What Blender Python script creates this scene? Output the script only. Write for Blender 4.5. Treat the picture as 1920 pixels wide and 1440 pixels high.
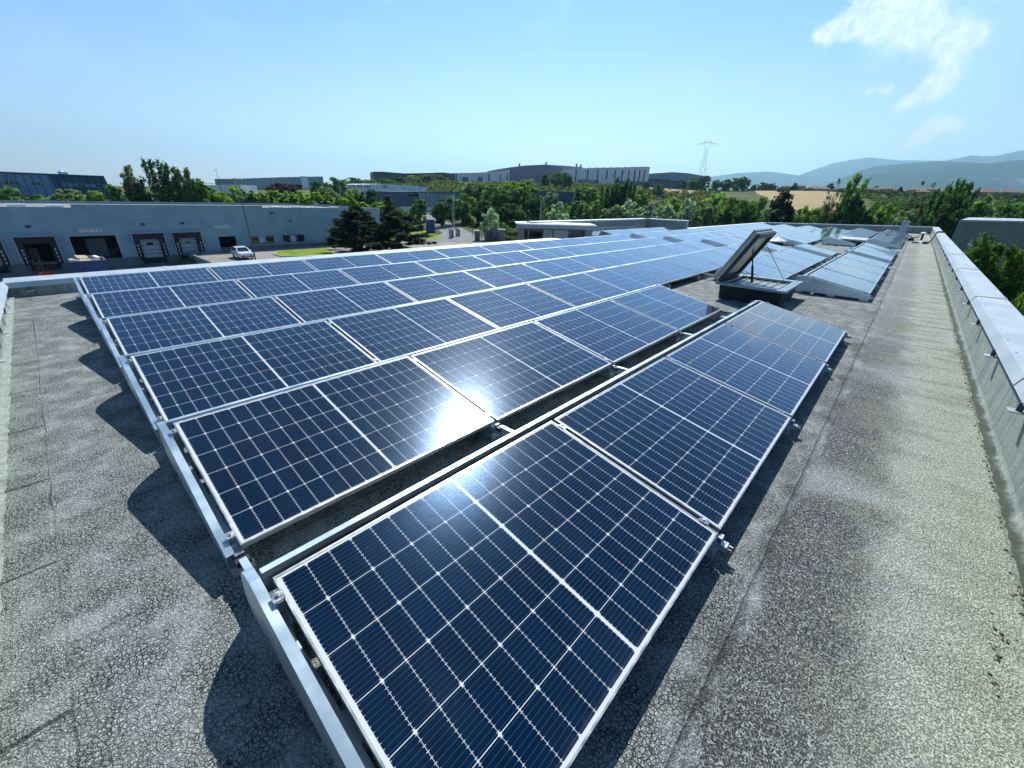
import bpy, bmesh, math, random
import numpy as np
from mathutils import Vector, Matrix
R = math.radians
random.seed(7)
rng = np.random.default_rng(11)
for o in list(bpy.data.objects): bpy.data.objects.remove(o)
sc = bpy.context.scene
COL = sc.collection

# ------------------------------------------------------------------ camera
cam_d = bpy.data.cameras.new('camera'); cam = bpy.data.objects.new('camera', cam_d); COL.objects.link(cam)
CAM = Vector((-0.2249, -0.2834, 1.6721)); YAW, PITCH, ROLL = 0.7343, 0.4246, 0.0288
fw = Vector((math.cos(PITCH)*math.cos(YAW), math.cos(PITCH)*math.sin(YAW), -math.sin(PITCH)))
rt = Vector((math.sin(YAW), -math.cos(YAW), 0)); up = rt.cross(fw)
r2 = rt*math.cos(ROLL) + up*math.sin(ROLL); u2 = -rt*math.sin(ROLL) + up*math.cos(ROLL)
cam.matrix_world = Matrix(((r2.x,u2.x,-fw.x,CAM.x),(r2.y,u2.y,-fw.y,CAM.y),(r2.z,u2.z,-fw.z,CAM.z),(0,0,0,1)))
cam_d.sensor_width = 36; cam_d.lens = 36*768.4366/1920
cam_d.clip_start = 0.05; cam_d.clip_end = 60000
sc.camera = cam

# ------------------------------------------------------------------ light
HAZE = 8.5e-5
SUN_EL, SUN_AZ = 48.0, 36.0       # azimuth from +x towards +y
SUN_STRENGTH, SKY_STRENGTH, EXPOSURE = 5.0, 0.110, 0.48
sd = bpy.data.lights.new('sun','SUN'); sun = bpy.data.objects.new('sun', sd); COL.objects.link(sun)
sd.energy = SUN_STRENGTH; sd.angle = R(0.5); sd.color = (1.0,0.975,0.935)
sv = Vector((math.cos(R(SUN_EL))*math.cos(R(SUN_AZ)), math.cos(R(SUN_EL))*math.sin(R(SUN_AZ)), math.sin(R(SUN_EL))))
sun.rotation_euler = sv.to_track_quat('Z','Y').to_euler()
sun.location = (0,0,60)

world = bpy.data.worlds.new('World'); sc.world = world; world.use_nodes = True
WN, WL = world.node_tree.nodes, world.node_tree.links
WN.clear()
def wn(t, **k):
    n = WN.new(t)
    for a,b in k.items(): setattr(n,a,b)
    return n
wo = wn('ShaderNodeOutputWorld'); bg = wn('ShaderNodeBackground'); bg.inputs[1].default_value = SKY_STRENGTH
WL.new(bg.outputs[0], wo.inputs[0])
sky = wn('ShaderNodeTexSky'); sky.sky_type='NISHITA'; sky.sun_disc=False
sky.sun_elevation = R(SUN_EL); sky.sun_rotation = R(90-SUN_AZ)
sky.altitude = 300; sky.air_density = 1.15; sky.dust_density = 0.5; sky.ozone_density = 2.2
# clouds of the sky, high at the right
tc = wn('ShaderNodeTexCoord')
nz = wn('ShaderNodeTexNoise'); nz.inputs['Scale'].default_value=34; nz.inputs['Detail'].default_value=10; nz.inputs['Roughness'].default_value=.66
WL.new(tc.outputs['Generated'], nz.inputs['Vector'])
nz2 = wn('ShaderNodeTexNoise'); nz2.inputs['Scale'].default_value=9; nz2.inputs['Detail'].default_value=5
WL.new(tc.outputs['Generated'], nz2.inputs['Vector'])
def wm(op,a,b=None,c=None,clamp=False):
    n = wn('ShaderNodeMath',operation=op,use_clamp=clamp)
    for i,v in enumerate((a,b,c)):
        if v is None: continue
        if isinstance(v,(int,float)): n.inputs[i].default_value=v
        else: WL.new(v,n.inputs[i])
    return n.outputs[0]
def blob(az,el,sig,amp):
    c=(math.cos(R(el))*math.cos(R(az)),math.cos(R(el))*math.sin(R(az)),math.sin(R(el)))
    d=wn('ShaderNodeVectorMath',operation='DISTANCE'); WL.new(tc.outputs['Generated'],d.inputs[0]); d.inputs[1].default_value=c
    q=wm('DIVIDE',d.outputs['Value'],R(sig)); q=wm('MULTIPLY',q,q); q=wm('MULTIPLY',q,-1.0)
    return wm('MULTIPLY',wm('EXPONENT',q),amp)
def sumblobs(L):
    s=None
    for b in L:
        v=blob(*b); s=v if s is None else wm('ADD',s,v)
    return s
CLOUD_CRISP=[(8.6, 16.0, 1.62, 1.1), (9.7, 15.7, 1.03, 1.0), (6.6, 15.5, 2.03, 1.05), (5.0, 15.9, 1.76, 0.9), (8.1, 14.5, 0.7, 0.8), (12.0, 14.7, 0.85, 0.95), (11.0, 14.7, 0.83, 1.1), (12.5, 14.7, 0.52, 0.7), (10.1, 14.4, 0.41, 0.7), (2.0, 12.9, 1.28, 0.95), (3.0, 12.5, 1.11, 0.9), (0.9, 13.1, 0.78, 0.8), (5.1, 13.6, 0.95, 0.7), (2.6, 9.8, 0.78, 0.85), (1.9, 10.3, 0.83, 0.95), (4.0, 8.8, 0.68, 0.8), (1.9, 6.4, 0.66, 1.0), (1.1, 7.1, 0.64, 1.0), (2.4, 5.6, 0.52, 0.8), (0.0, 6.8, 0.68, 0.6), (5.7, 10.0, 0.47, 0.5), (7.1, 10.0, 0.48, 0.5)]
CLOUD_VEIL=[(4.7, 14.9, 3.18, 1.0), (0.4, 12.9, 3.52, 1.1), (-0.4, 8.9, 2.63, 0.9), (0.8, 6.7, 2.11, 0.9), (-3.6, 6.4, 2.12, 0.7), (6.5, 14.1, 2.26, 0.8), (-0.3, 14.9, 2.73, 0.9)]

def cloudmask(blobs,lo,hi,noise):
    v=wm('ADD',sumblobs(blobs),wm('MULTIPLY',wm('SUBTRACT',noise,0.5),3.1))
    mr=wn('ShaderNodeMapRange',interpolation_type='SMOOTHSTEP'); mr.inputs[1].default_value=lo; mr.inputs[2].default_value=hi
    WL.new(v,mr.inputs[0]); return mr.outputs[0]
crisp0=cloudmask([(a,e,s*1.15,k+(.2 if e>11 else .95)) for a,e,s,k in CLOUD_CRISP],0.30,1.75,nz.outputs[0]); veil=cloudmask(CLOUD_VEIL,0.1,1.5,nz2.outputs[0])
nz3=wn('ShaderNodeTexNoise'); nz3.inputs['Scale'].default_value=70; nz3.inputs['Detail'].default_value=8; nz3.inputs['Roughness'].default_value=.7
WL.new(tc.outputs['Generated'],nz3.inputs['Vector'])
wsp=wn('ShaderNodeMapRange',interpolation_type='SMOOTHSTEP'); wsp.inputs[1].default_value=.34; wsp.inputs[2].default_value=.66; wsp.inputs[3].default_value=.45; WL.new(nz3.outputs[0],wsp.inputs[0])
crisp=wm('MULTIPLY',crisp0,wsp.outputs[0])
def wmix(fac,a,b):
    n=wn('ShaderNodeMix',data_type='RGBA')
    WL.new(fac,n.inputs[0])
    for s,v in ((6,a),(7,b)):
        if isinstance(v,tuple): n.inputs[s].default_value=(*v,1)
        else: WL.new(v,n.inputs[s])
    return n.outputs[2]
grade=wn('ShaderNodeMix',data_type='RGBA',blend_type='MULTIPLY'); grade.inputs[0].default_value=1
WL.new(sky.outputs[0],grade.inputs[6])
# upper dome darkened to cut fill light, over a brighter, paler horizon
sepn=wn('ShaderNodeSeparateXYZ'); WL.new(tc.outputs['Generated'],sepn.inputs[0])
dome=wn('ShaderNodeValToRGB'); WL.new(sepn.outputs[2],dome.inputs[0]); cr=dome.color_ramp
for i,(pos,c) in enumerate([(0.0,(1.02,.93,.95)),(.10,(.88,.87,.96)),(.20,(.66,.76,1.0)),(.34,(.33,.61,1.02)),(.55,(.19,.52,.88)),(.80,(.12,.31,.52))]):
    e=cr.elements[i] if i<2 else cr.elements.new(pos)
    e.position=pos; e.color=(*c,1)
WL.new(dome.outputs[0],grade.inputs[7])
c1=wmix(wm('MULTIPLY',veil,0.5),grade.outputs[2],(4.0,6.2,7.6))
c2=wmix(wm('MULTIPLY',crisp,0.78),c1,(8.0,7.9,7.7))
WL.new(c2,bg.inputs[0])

sc.view_settings.view_transform='Standard'; sc.view_settings.look='None'; sc.view_settings.exposure=EXPOSURE; sc.view_settings.gamma=1
sc.view_settings.use_curve_mapping=False
sc.render.engine='CYCLES'
sc.cycles.use_denoising=True
sc.cycles.max_bounces=6; sc.cycles.diffuse_bounces=3; sc.cycles.glossy_bounces=3; sc.cycles.transmission_bounces=3; sc.cycles.transparent_max_bounces=6
sc.cycles.volume_bounces=0; sc.cycles.sample_clamp_indirect=4.0
sc.cycles.use_light_tree=False

# ------------------------------------------------------------------ helpers
def tag(o,label=None,cat=None,group=None,kind=None):
    if label: o['label']=label
    if cat: o['category']=cat
    if group: o['group']=group
    if kind: o['kind']=kind
    return o
def empty(name,loc=(0,0,0),rz=0,label=None,cat=None,group=None):
    o=bpy.data.objects.new(name,None); COL.objects.link(o); o.location=loc; o.rotation_euler=(0,0,rz)
    o.empty_display_size=.3
    return tag(o,label,cat,group)
class MB:
    def __init__(s): s.v=[]; s.f=[]; s.m=[]; s.mi=0
    def add(s,vs,fs):
        b=len(s.v); s.v+= [tuple(p) for p in vs]; s.f+=[tuple(i+b for i in f) for f in fs]; s.m+=[s.mi]*len(fs); return s
    def box(s,x0,y0,z0,x1,y1,z1):
        return s.add([(x0,y0,z0),(x1,y0,z0),(x1,y1,z0),(x0,y1,z0),(x0,y0,z1),(x1,y0,z1),(x1,y1,z1),(x0,y1,z1)],
            [(0,3,2,1),(4,5,6,7),(0,1,5,4),(1,2,6,5),(2,3,7,6),(3,0,4,7)])
    def prism(s,poly,axis,a,b):
        # poly: 2-D outline; axis 'x','y','z' is extruded from a to b
        n=len(poly)
        def P(p,t): return {'x':(t,p[0],p[1]),'y':(p[0],t,p[1]),'z':(p[0],p[1],t)}[axis]
        vs=[P(p,a) for p in poly]+[P(p,b) for p in poly]
        return s.add(vs,[tuple(range(n))[::-1],tuple(range(n,2*n))]+[(i,(i+1)%n,n+(i+1)%n,n+i) for i in range(n)])
    def tube(s,pts,rads,n=6,cap=True):
        pts=[Vector(p) for p in pts]
        if isinstance(rads,(int,float)): rads=[rads]*len(pts)
        b=len(s.v); ref=None
        for i,p in enumerate(pts):
            d=(pts[min(i+1,len(pts)-1)]-pts[max(i-1,0)]).normalized()
            a=d.cross(Vector((0,0,1)) if abs(d.z)<.9 else Vector((1,0,0))).normalized(); c=d.cross(a)
            for k in range(n):
                t=2*math.pi*k/n; s.v.append(tuple(p+(a*math.cos(t)+c*math.sin(t))*rads[i]))
        nf=0
        for i in range(len(pts)-1):
            for k in range(n):
                s.f.append((b+i*n+k,b+i*n+(k+1)%n,b+(i+1)*n+(k+1)%n,b+(i+1)*n+k)); nf+=1
        if cap:
            s.f.append(tuple(b+k for k in range(n))[::-1]); e=b+(len(pts)-1)*n; s.f.append(tuple(e+k for k in range(n))); nf+=2
        s.m+=[s.mi]*nf; return s
    def bar(s,p,q,w,h=None):
        # rectangular bar between two points
        h=h or w; p,q=Vector(p),Vector(q); d=(q-p).normalized()
        a=d.cross(Vector((0,0,1)) if abs(d.z)<.95 else Vector((1,0,0))).normalized(); c=a.cross(d)
        o=[a*sx*w/2+c*sy*h/2 for sx,sy in((-1,-1),(1,-1),(1,1),(-1,1))]
        return s.add([p+k for k in o]+[q+k for k in o],[(3,2,1,0),(4,5,6,7),(0,1,5,4),(1,2,6,5),(2,3,7,6),(3,0,4,7)])
    def mesh(s,name,mats,uv=None,smooth=False,fix=True):
        me=bpy.data.meshes.new(name); me.from_pydata(s.v,[],s.f)
        for m in (mats if isinstance(mats,(list,tuple)) else [mats]): me.materials.append(m)
        if any(s.m): me.polygons.foreach_set('material_index',s.m)
        if fix:
            bm=bmesh.new(); bm.from_mesh(me); bmesh.ops.recalc_face_normals(bm,faces=bm.faces); bm.to_mesh(me); bm.free()
        if smooth: me.polygons.foreach_set('use_smooth',[True]*len(me.polygons))
        me.update(); return me
    def obj(s,name,mats,parent=None,smooth=False,fix=True,bevel=0):
        o=bpy.data.objects.new(name,s.mesh(name,mats,smooth=smooth,fix=fix)); COL.objects.link(o)
        if parent is not None: o.parent=parent
        if bevel:
            m=o.modifiers.new('bevel','BEVEL'); m.width=bevel; m.segments=2; m.limit_method='ANGLE'
        return o
def copy_of(o,parent=None):
    c=o.copy(); COL.objects.link(c); c.parent=parent; return c
def copy_tree(o,parent=None):
    c=copy_of(o,parent)
    for ch in list(o.children): copy_tree(ch,c)
    return c
ORD=['first','second','third','fourth','fifth','sixth','seventh','eighth','ninth','tenth','eleventh','twelfth','thirteenth','fourteenth','fifteenth','sixteenth','seventeenth','eighteenth','nineteenth','twentieth','twenty-first','twenty-second','twenty-third','twenty-fourth','twenty-fifth','twenty-sixth']

# ------------------------------------------------------------------ materials
class NT:
    def __init__(s,name):
        s.mat=bpy.data.materials.new(name); s.mat.use_nodes=True; s.N=s.mat.node_tree.nodes; s.L=s.mat.node_tree.links
        s.N.clear(); s.out=s.N.new('ShaderNodeOutputMaterial'); s.p=s.N.new('ShaderNodeBsdfPrincipled'); s.L.new(s.p.outputs[0],s.out.inputs[0])
    def n(s,t,**k):
        x=s.N.new(t)
        for a,b in k.items(): setattr(x,a,b)
        return x
    def set(s,node,key,v):
        i=node.inputs[key]
        if isinstance(v,bpy.types.NodeSocket): s.L.new(v,i)
        elif isinstance(v,tuple) and len(v)==3 and i.type=='RGBA': i.default_value=(*v,1)
        else: i.default_value=v
    def P(s,**k):
        for a,v in k.items(): s.set(s.p,{'color':'Base Color','rough':'Roughness','metal':'Metallic','spec':'Specular IOR Level','normal':'Normal','coat':'Coat Weight','coat_rough':'Coat Roughness','coat_normal':'Coat Normal','ior':'IOR','alpha':'Alpha','trans':'Transmission Weight','emit':'Emission Color','emit_s':'Emission Strength','coat_ior':'Coat IOR'}[a],v)
        return s
    def m(s,op,a,b=None,c=None,clamp=False):
        x=s.n('ShaderNodeMath',operation=op,use_clamp=clamp)
        for i,v in enumerate((a,b,c)):
            if v is not None: s.set(x,i,v)
        return x.outputs[0]
    def mix(s,f,a,b,blend='MIX'):
        x=s.n('ShaderNodeMix',data_type='RGBA',blend_type=blend); s.set(x,0,f); s.set(x,6,a); s.set(x,7,b); return x.outputs[2]
    def ramp(s,v,lo,hi,a=0.0,b=1.0,smooth=True):
        x=s.n('ShaderNodeMapRange',interpolation_type='SMOOTHSTEP' if smooth else 'LINEAR'); s.set(x,0,v); s.set(x,1,lo); s.set(x,2,hi); s.set(x,3,a); s.set(x,4,b); return x.outputs[0]
    def pos(s,kind='Object'):
        if kind=='World': return s.n('ShaderNodeNewGeometry').outputs['Position']
        return s.n('ShaderNodeTexCoord').outputs[kind]
    def noise(s,vec,scale,detail=4,rough=.55,dist=0,color=False):
        x=s.n('ShaderNodeTexNoise'); s.L.new(vec,x.inputs['Vector']); s.set(x,'Scale',scale); s.set(x,'Detail',detail); s.set(x,'Roughness',rough); s.set(x,'Distortion',dist); return x.outputs[1 if color else 0]
    def vscale(s,vec,sx,sy,sz):
        x=s.n('ShaderNodeVectorMath',operation='MULTIPLY'); s.L.new(vec,x.inputs[0]); x.inputs[1].default_value=(sx,sy,sz); return x.outputs[0]
    def vadd(s,a,b):
        x=s.n('ShaderNodeVectorMath',operation='ADD'); s.L.new(a,x.inputs[0])
        if isinstance(b,tuple): x.inputs[1].default_value=b
        else: s.L.new(b,x.inputs[1])
        return x.outputs[0]
    def xyz(s,vec):
        x=s.n('ShaderNodeSeparateXYZ'); s.L.new(vec,x.inputs[0]); return x.outputs
    def bump(s,h,strength=.5,dist=.01):
        x=s.n('ShaderNodeBump'); s.set(x,'Height',h); s.set(x,'Strength',strength); s.set(x,'Distance',dist); return x.outputs[0]
def simple(name,col,rough=.6,metal=0,var=.12,scale=3,bump=0,bscale=60,spec=.5):
    t=NT(name); p=t.pos('World'); v=t.noise(p,scale,5,.6)
    f=t.ramp(v,.3,.7,1-var,1+var)
    c=t.n('ShaderNodeVectorMath',operation='SCALE'); c.inputs[0].default_value=col; t.L.new(f,c.inputs['Scale'])
    t.P(color=c.outputs[0],rough=rough,metal=metal,spec=spec)
    if bump: t.P(normal=t.bump(t.noise(p,bscale,4,.7),bump,.01))
    return t.mat
# ---- roof materials
ZR=-.035          # the membrane lies a little below the foot of the panel racks
def roof_material():
    t=NT('slate_chip_membrane'); p=t.pos('World'); x,y,z=t.xyz(p)
    wob=t.noise(p,22,3,.6,color=True)
    pw=t.vadd(p,t.vscale(wob,.013,.013,.013))
    vo=t.n('ShaderNodeTexVoronoi',feature='DISTANCE_TO_EDGE'); t.L.new(pw,vo.inputs['Vector']); t.set(vo,'Scale',54.0)
    vo2=t.n('ShaderNodeTexVoronoi',feature='DISTANCE_TO_EDGE'); t.L.new(pw,vo2.inputs['Vector']); t.set(vo2,'Scale',112.0)
    big=t.noise(p,.9,5,.65); mid=t.noise(p,4.5,5,.65); fine=t.noise(p,170,3,.75); fine2=t.noise(p,70,4,.7)
    walk=t.ramp(y,-0.05,-.55)                    # the foot path beside the right parapet
    moss=t.m('MULTIPLY',t.ramp(t.m('ADD',y,t.m('MULTIPLY',t.m('SUBTRACT',mid,.5),.5)),-.42,-1.05),t.ramp(big,.25,.6,.55,1.0))
    crackvis=t.m('MULTIPLY',t.ramp(mid,.3,.62,.35,1.0),t.ramp(y,-.16,-.30,1.0,.12))
    crack=t.m('MULTIPLY',t.ramp(vo.outputs['Distance'],.02,.15,1,0),crackvis)
    crack2=t.m('MULTIPLY',t.ramp(vo2.outputs['Distance'],.02,.16,.7,0),crackvis)
    ck=t.m('MAXIMUM',crack,crack2)
    gran=t.ramp(fine,.36,.62,0,1); gran2=t.ramp(fine2,.35,.66,0,1)
    grit=t.ramp(t.noise(p,150,2,.6),.44,.57); grit2=t.ramp(t.noise(p,52,3,.65),.42,.60)
    # (A) crazed felt
    base=t.mix(t.m('ADD',t.m('MULTIPLY',grit,.55),t.m('MULTIPLY',grit2,.45)),(.28,.31,.295),(.56,.605,.575))
    base=t.mix(t.ramp(big,.35,.65,0,.35),base,t.mix(grit,(.18,.20,.19),(.47,.51,.49)))
    # (C) pale worn middle of the foot path
    path=t.ramp(y,-.26,-.34)
    base=t.mix(path,base,t.mix(grit,(.19,.20,.195),(.54,.565,.535)))
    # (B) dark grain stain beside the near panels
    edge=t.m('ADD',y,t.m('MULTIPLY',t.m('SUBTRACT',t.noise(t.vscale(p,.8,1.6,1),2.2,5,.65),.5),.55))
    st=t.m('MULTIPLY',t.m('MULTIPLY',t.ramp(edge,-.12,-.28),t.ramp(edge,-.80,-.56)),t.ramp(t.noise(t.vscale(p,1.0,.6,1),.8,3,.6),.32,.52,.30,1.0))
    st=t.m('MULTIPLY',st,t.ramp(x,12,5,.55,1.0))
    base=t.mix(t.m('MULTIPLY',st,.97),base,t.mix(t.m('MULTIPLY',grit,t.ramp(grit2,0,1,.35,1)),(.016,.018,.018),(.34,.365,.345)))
    # (D) moss towards the parapet
    base=t.mix(t.m('MULTIPLY',moss,t.ramp(x,3,11,.85,.45)),base,t.mix(grit,(.17,.20,.13),(.46,.525,.385)))
    scuff=t.m('MULTIPLY',t.ramp(t.noise(t.vscale(p,3,.7,1),1.6,4,.6),.46,.62,0,.75),t.m('MULTIPLY',t.ramp(y,-.2,-.6),t.ramp(x,2.5,7,.45,1.0))); base=t.mix(scuff,base,t.mix(grit,(.09,.095,.07),(.34,.35,.27)))
    pale=t.m('MULTIPLY',t.ramp(t.noise(p,.55,3,.5),.46,.66,0,.55),t.ramp(x,1.5,-.5,0,1)); base=t.mix(pale,base,(.42,.47,.43))
    # dust drift beside the front upstand
    base=t.mix(t.ramp(x,-.45,-.85,0,.42),base,(.34,.40,.33))
    # sheet overlaps
    def seam(c,step,off,wid):
        f=t.m('FRACT',t.m('DIVIDE',t.m('ADD',c,off),step)); return t.ramp(t.m('MULTIPLY',t.m('ABSOLUTE',t.m('SUBTRACT',f,.5)),step),wid*.4,wid,1,0)
    wy=t.m('ADD',y,t.m('MULTIPLY',t.m('SUBTRACT',mid,.5),.04)); wx=t.m('ADD',x,t.m('MULTIPLY',t.m('SUBTRACT',mid,.5),.05))
    s1=seam(wy,.98,.71,.012)
    s2=t.m('MULTIPLY',t.ramp(t.m('ABSOLUTE',t.m('ADD',wx,.635)),.002,.008,1,0),t.ramp(big,.42,.6,.15,.75))
    s3=t.m('MULTIPLY',seam(wy,.945,.0,.013),t.ramp(x,-.62,-.65))
    s1=t.m('MULTIPLY',s1,t.ramp(x,-.64,-.6))
    s4=t.m('MULTIPLY',t.ramp(t.m('ABSOLUTE',t.m('SUBTRACT',wy,-.21)),.002,.008,.75,0),t.ramp(x,-.6,-.4))
    sm=t.m('MAXIMUM',t.m('MAXIMUM',t.m('MULTIPLY',s1,.35),s2),t.m('MAXIMUM',s3,s4))
    base=t.mix(t.m('MULTIPLY',sm,.75),base,(.02,.022,.022))
    base=t.mix(t.m('MULTIPLY',ck,.95),base,(.012,.014,.014))
    h=t.m('ADD',t.m('MULTIPLY',grit,.5),t.m('MULTIPLY',grit2,.5)); h=t.m('SUBTRACT',h,t.m('MULTIPLY',ck,1.2)); h=t.m('SUBTRACT',h,t.m('MULTIPLY',sm,1.5))
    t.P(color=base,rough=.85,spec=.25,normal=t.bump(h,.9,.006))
    return t.mat
def upstand_material(dirty=True):
    t=NT('weathered_upstand'); p=t.pos('World'); x,y,z=t.xyz(p)
    fine=t.ramp(t.noise(p,150,3,.75),.36,.64); mid=t.noise(p,6,5,.7)
    streak=t.ramp(t.noise(t.vscale(p,7,7,.5),2.2,5,.65),.42,.68)
    b=t.mix(fine,(.17,.205,.18),(.42,.48,.43)); b=t.mix(t.m('MULTIPLY',streak,.5),b,(.10,.12,.11))
    b=t.mix(t.m('MULTIPLY',t.ramp(mid,.5,.7),.45),b,(.40,.45,.40))
    if dirty: b=t.mix(t.m('MULTIPLY',t.ramp(t.m('ADD',z,t.m('MULTIPLY',t.m('SUBTRACT',mid,.5),.05)),-.002,-.026),.9),b,(.05,.055,.04))
    t.P(color=b,rough=.9,spec=.2,normal=t.bump(t.m('ADD',fine,mid),.6,.006)); return t.mat
M={}
M['roof']=roof_material(); M['upstand']=upstand_material(); M['upstand_clean']=upstand_material(False)
def metal(name,col,rough=.4,met=.9,var=.1,scale=6,streak=True,bump=.012):
    t=NT(name); p=t.pos('World'); v=t.noise(t.vscale(p,1,1,.3) if streak else p,scale,3,.5)
    c=t.n('ShaderNodeVectorMath',operation='SCALE'); c.inputs[0].default_value=col; t.L.new(t.ramp(v,.3,.7,1-var,1+var),c.inputs['Scale'])
    t.P(color=c.outputs[0],rough=t.ramp(v,.3,.7,rough-.08,rough+.1),metal=met,normal=t.bump(t.noise(p,3.5,3,.5),bump,.02)); return t.mat
M['coping']=metal('coated_coping_sheet',(.40,.455,.48),.5,.3,.02,3,True,.002)
M['galv']=metal('galvanised_sheet',(.53,.64,.69),.36,.75,.05,5)
M['alu']=metal('anodised_aluminium',(.42,.45,.46),.36,.8,.05,20)
M['clamp']=metal('clamp_metal',(.48,.48,.47),.3,.9,.1,40)
M['black']=simple('black_plastic',(.012,.012,.013),.5)
M['darkmetal']=metal('dark_metal',(.10,.11,.12),.45,.6,.15,8)
M['underside']=simple('panel_back',(.04,.04,.045),.6)

def panel_material():
    t=NT('solar_cells'); uv=t.n('ShaderNodeUVMap').outputs[0]; u,v,_=t.xyz(uv)
    L,W=1.722,1.134
    ub=t.m('ABSOLUTE',t.m('SUBTRACT',u,L/2)); PU,PV=.0924,.1828
    cu=t.m('DIVIDE',t.m('SUBTRACT',ub,.0075),PU); cv=t.m('DIVIDE',t.m('SUBTRACT',v,(W-6*PV)/2),PV)
    fu=t.m('FRACT',cu); fv=t.m('FRACT',cv)
    du=t.m('MULTIPLY',t.m('MINIMUM',fu,t.m('SUBTRACT',1,fu)),PU); dv=t.m('MULTIPLY',t.m('MINIMUM',fv,t.m('SUBTRACT',1,fv)),PV)
    lu=t.m('LESS_THAN',du,.0007); lv=t.m('LESS_THAN',dv,.0012)
    par=t.m('MODULO',t.m('ROUND',cu),2.0)
    lim=t.m('ADD',.0088,t.m('MULTIPLY',par,-.0035))
    dia=t.m('LESS_THAN',t.m('ADD',du,dv),lim)
    edge=t.m('MAXIMUM',t.m('MAXIMUM',t.m('LESS_THAN',ub,.0062),t.m('GREATER_THAN',ub,.0075+9*PU)),
        t.m('GREATER_THAN',t.m('ABSOLUTE',t.m('SUBTRACT',v,W/2)),3*PV+.0012))
    white=t.m('MAXIMUM',t.m('MAXIMUM',lu,lv),t.m('MAXIMUM',dia,edge))
    fb=t.m('FRACT',t.m('MULTIPLY',cv,10)); db=t.m('MULTIPLY',t.m('ABSOLUTE',t.m('SUBTRACT',fb,.5)),PV/10)
    bus=t.m('LESS_THAN',db,.00036)
    bead=t.m('MULTIPLY',t.m('LESS_THAN',db,.0009),t.m('LESS_THAN',du,.0058))
    oi=t.n('ShaderNodeObjectInfo')
    cell=t.n('ShaderNodeTexWhiteNoise',noise_dimensions='2D'); cc=t.n('ShaderNodeCombineXYZ')
    t.set(cc,0,t.m('ADD',t.m('FLOOR',t.m('DIVIDE',u,PU)),t.m('MULTIPLY',oi.outputs['Random'],97))); t.set(cc,1,t.m('FLOOR',cv)); t.L.new(cc.outputs[0],cell.inputs['Vector'])
    k=t.ramp(cell.outputs['Value'],0,1,.82,1.2,False)
    tint=t.n('ShaderNodeVectorMath',operation='SCALE'); tint.inputs[0].default_value=(.0001,.0080,.025); t.set(tint,'Scale',t.m('MULTIPLY',k,t.ramp(oi.outputs['Random'],0,1,.85,1.2,False)))
    c=t.mix(t.m('MULTIPLY',bus,.7),tint.outputs[0],(.10,.145,.21)); c=t.mix(t.m('MULTIPLY',bead,.9),c,(.62,.62,.62)); c=t.mix(white,c,(.60,.62,.62))
    # thin dust film, and specks
    p=t.pos('World'); dust=t.ramp(t.noise(p,2.1,5,.6),.35,.75,.0,.008); speck=t.m('GREATER_THAN',t.noise(p,95,2,.5),.80)
    low=t.m('MULTIPLY',t.ramp(t.m('ADD',v,t.m('MULTIPLY',t.noise(t.vscale(p,1,1,1),14,4,.7),.06)),.075,.028),.10)
    c=t.mix(low,c,(.34,.33,.29)); c=t.mix(t.m('ADD',dust,t.m('MULTIPLY',speck,.20)),c,(.42,.43,.44))
    grain=t.noise(p,900,2,.6); wave=t.noise(p,3.0,2,.5)
    t.P(color=c,rough=.20,spec=.15,ior=1.5,coat=1.0,coat_ior=1.36,coat_rough=t.ramp(t.noise(p,5,4,.6),.3,.7,.018,.027),
        coat_normal=t.bump(t.m('ADD',t.m('MULTIPLY',grain,.03),wave),.012,.01),normal=t.bump(grain,.25,.0006)); t.p.inputs['Specular Tint'].default_value=(.06,.42,1.0,1); return t.mat
M['cells']=panel_material()

# ------------------------------------------------------------------ the roof we stand on
SLOPE=.0258
def ztop(y): return .52-(y+1.2)*SLOPE
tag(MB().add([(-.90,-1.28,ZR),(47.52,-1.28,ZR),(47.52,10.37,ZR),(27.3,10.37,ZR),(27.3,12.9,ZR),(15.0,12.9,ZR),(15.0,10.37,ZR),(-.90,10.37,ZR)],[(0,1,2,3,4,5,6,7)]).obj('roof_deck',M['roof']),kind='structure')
own=empty('home_building',(0,0,-8),label='flat roofed building under the solar panels, only its top showing',cat='building')
m=MB(); m.box(-1.1,-1.5,0.6,47.8,10.6,7.69); m.box(14.6,10.6,0.6,27.6,13.1,7.7)
M['ownwall']=simple('own_cladding',(.30,.33,.35),.6); m.obj('wall',M['ownwall'],own)

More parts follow.
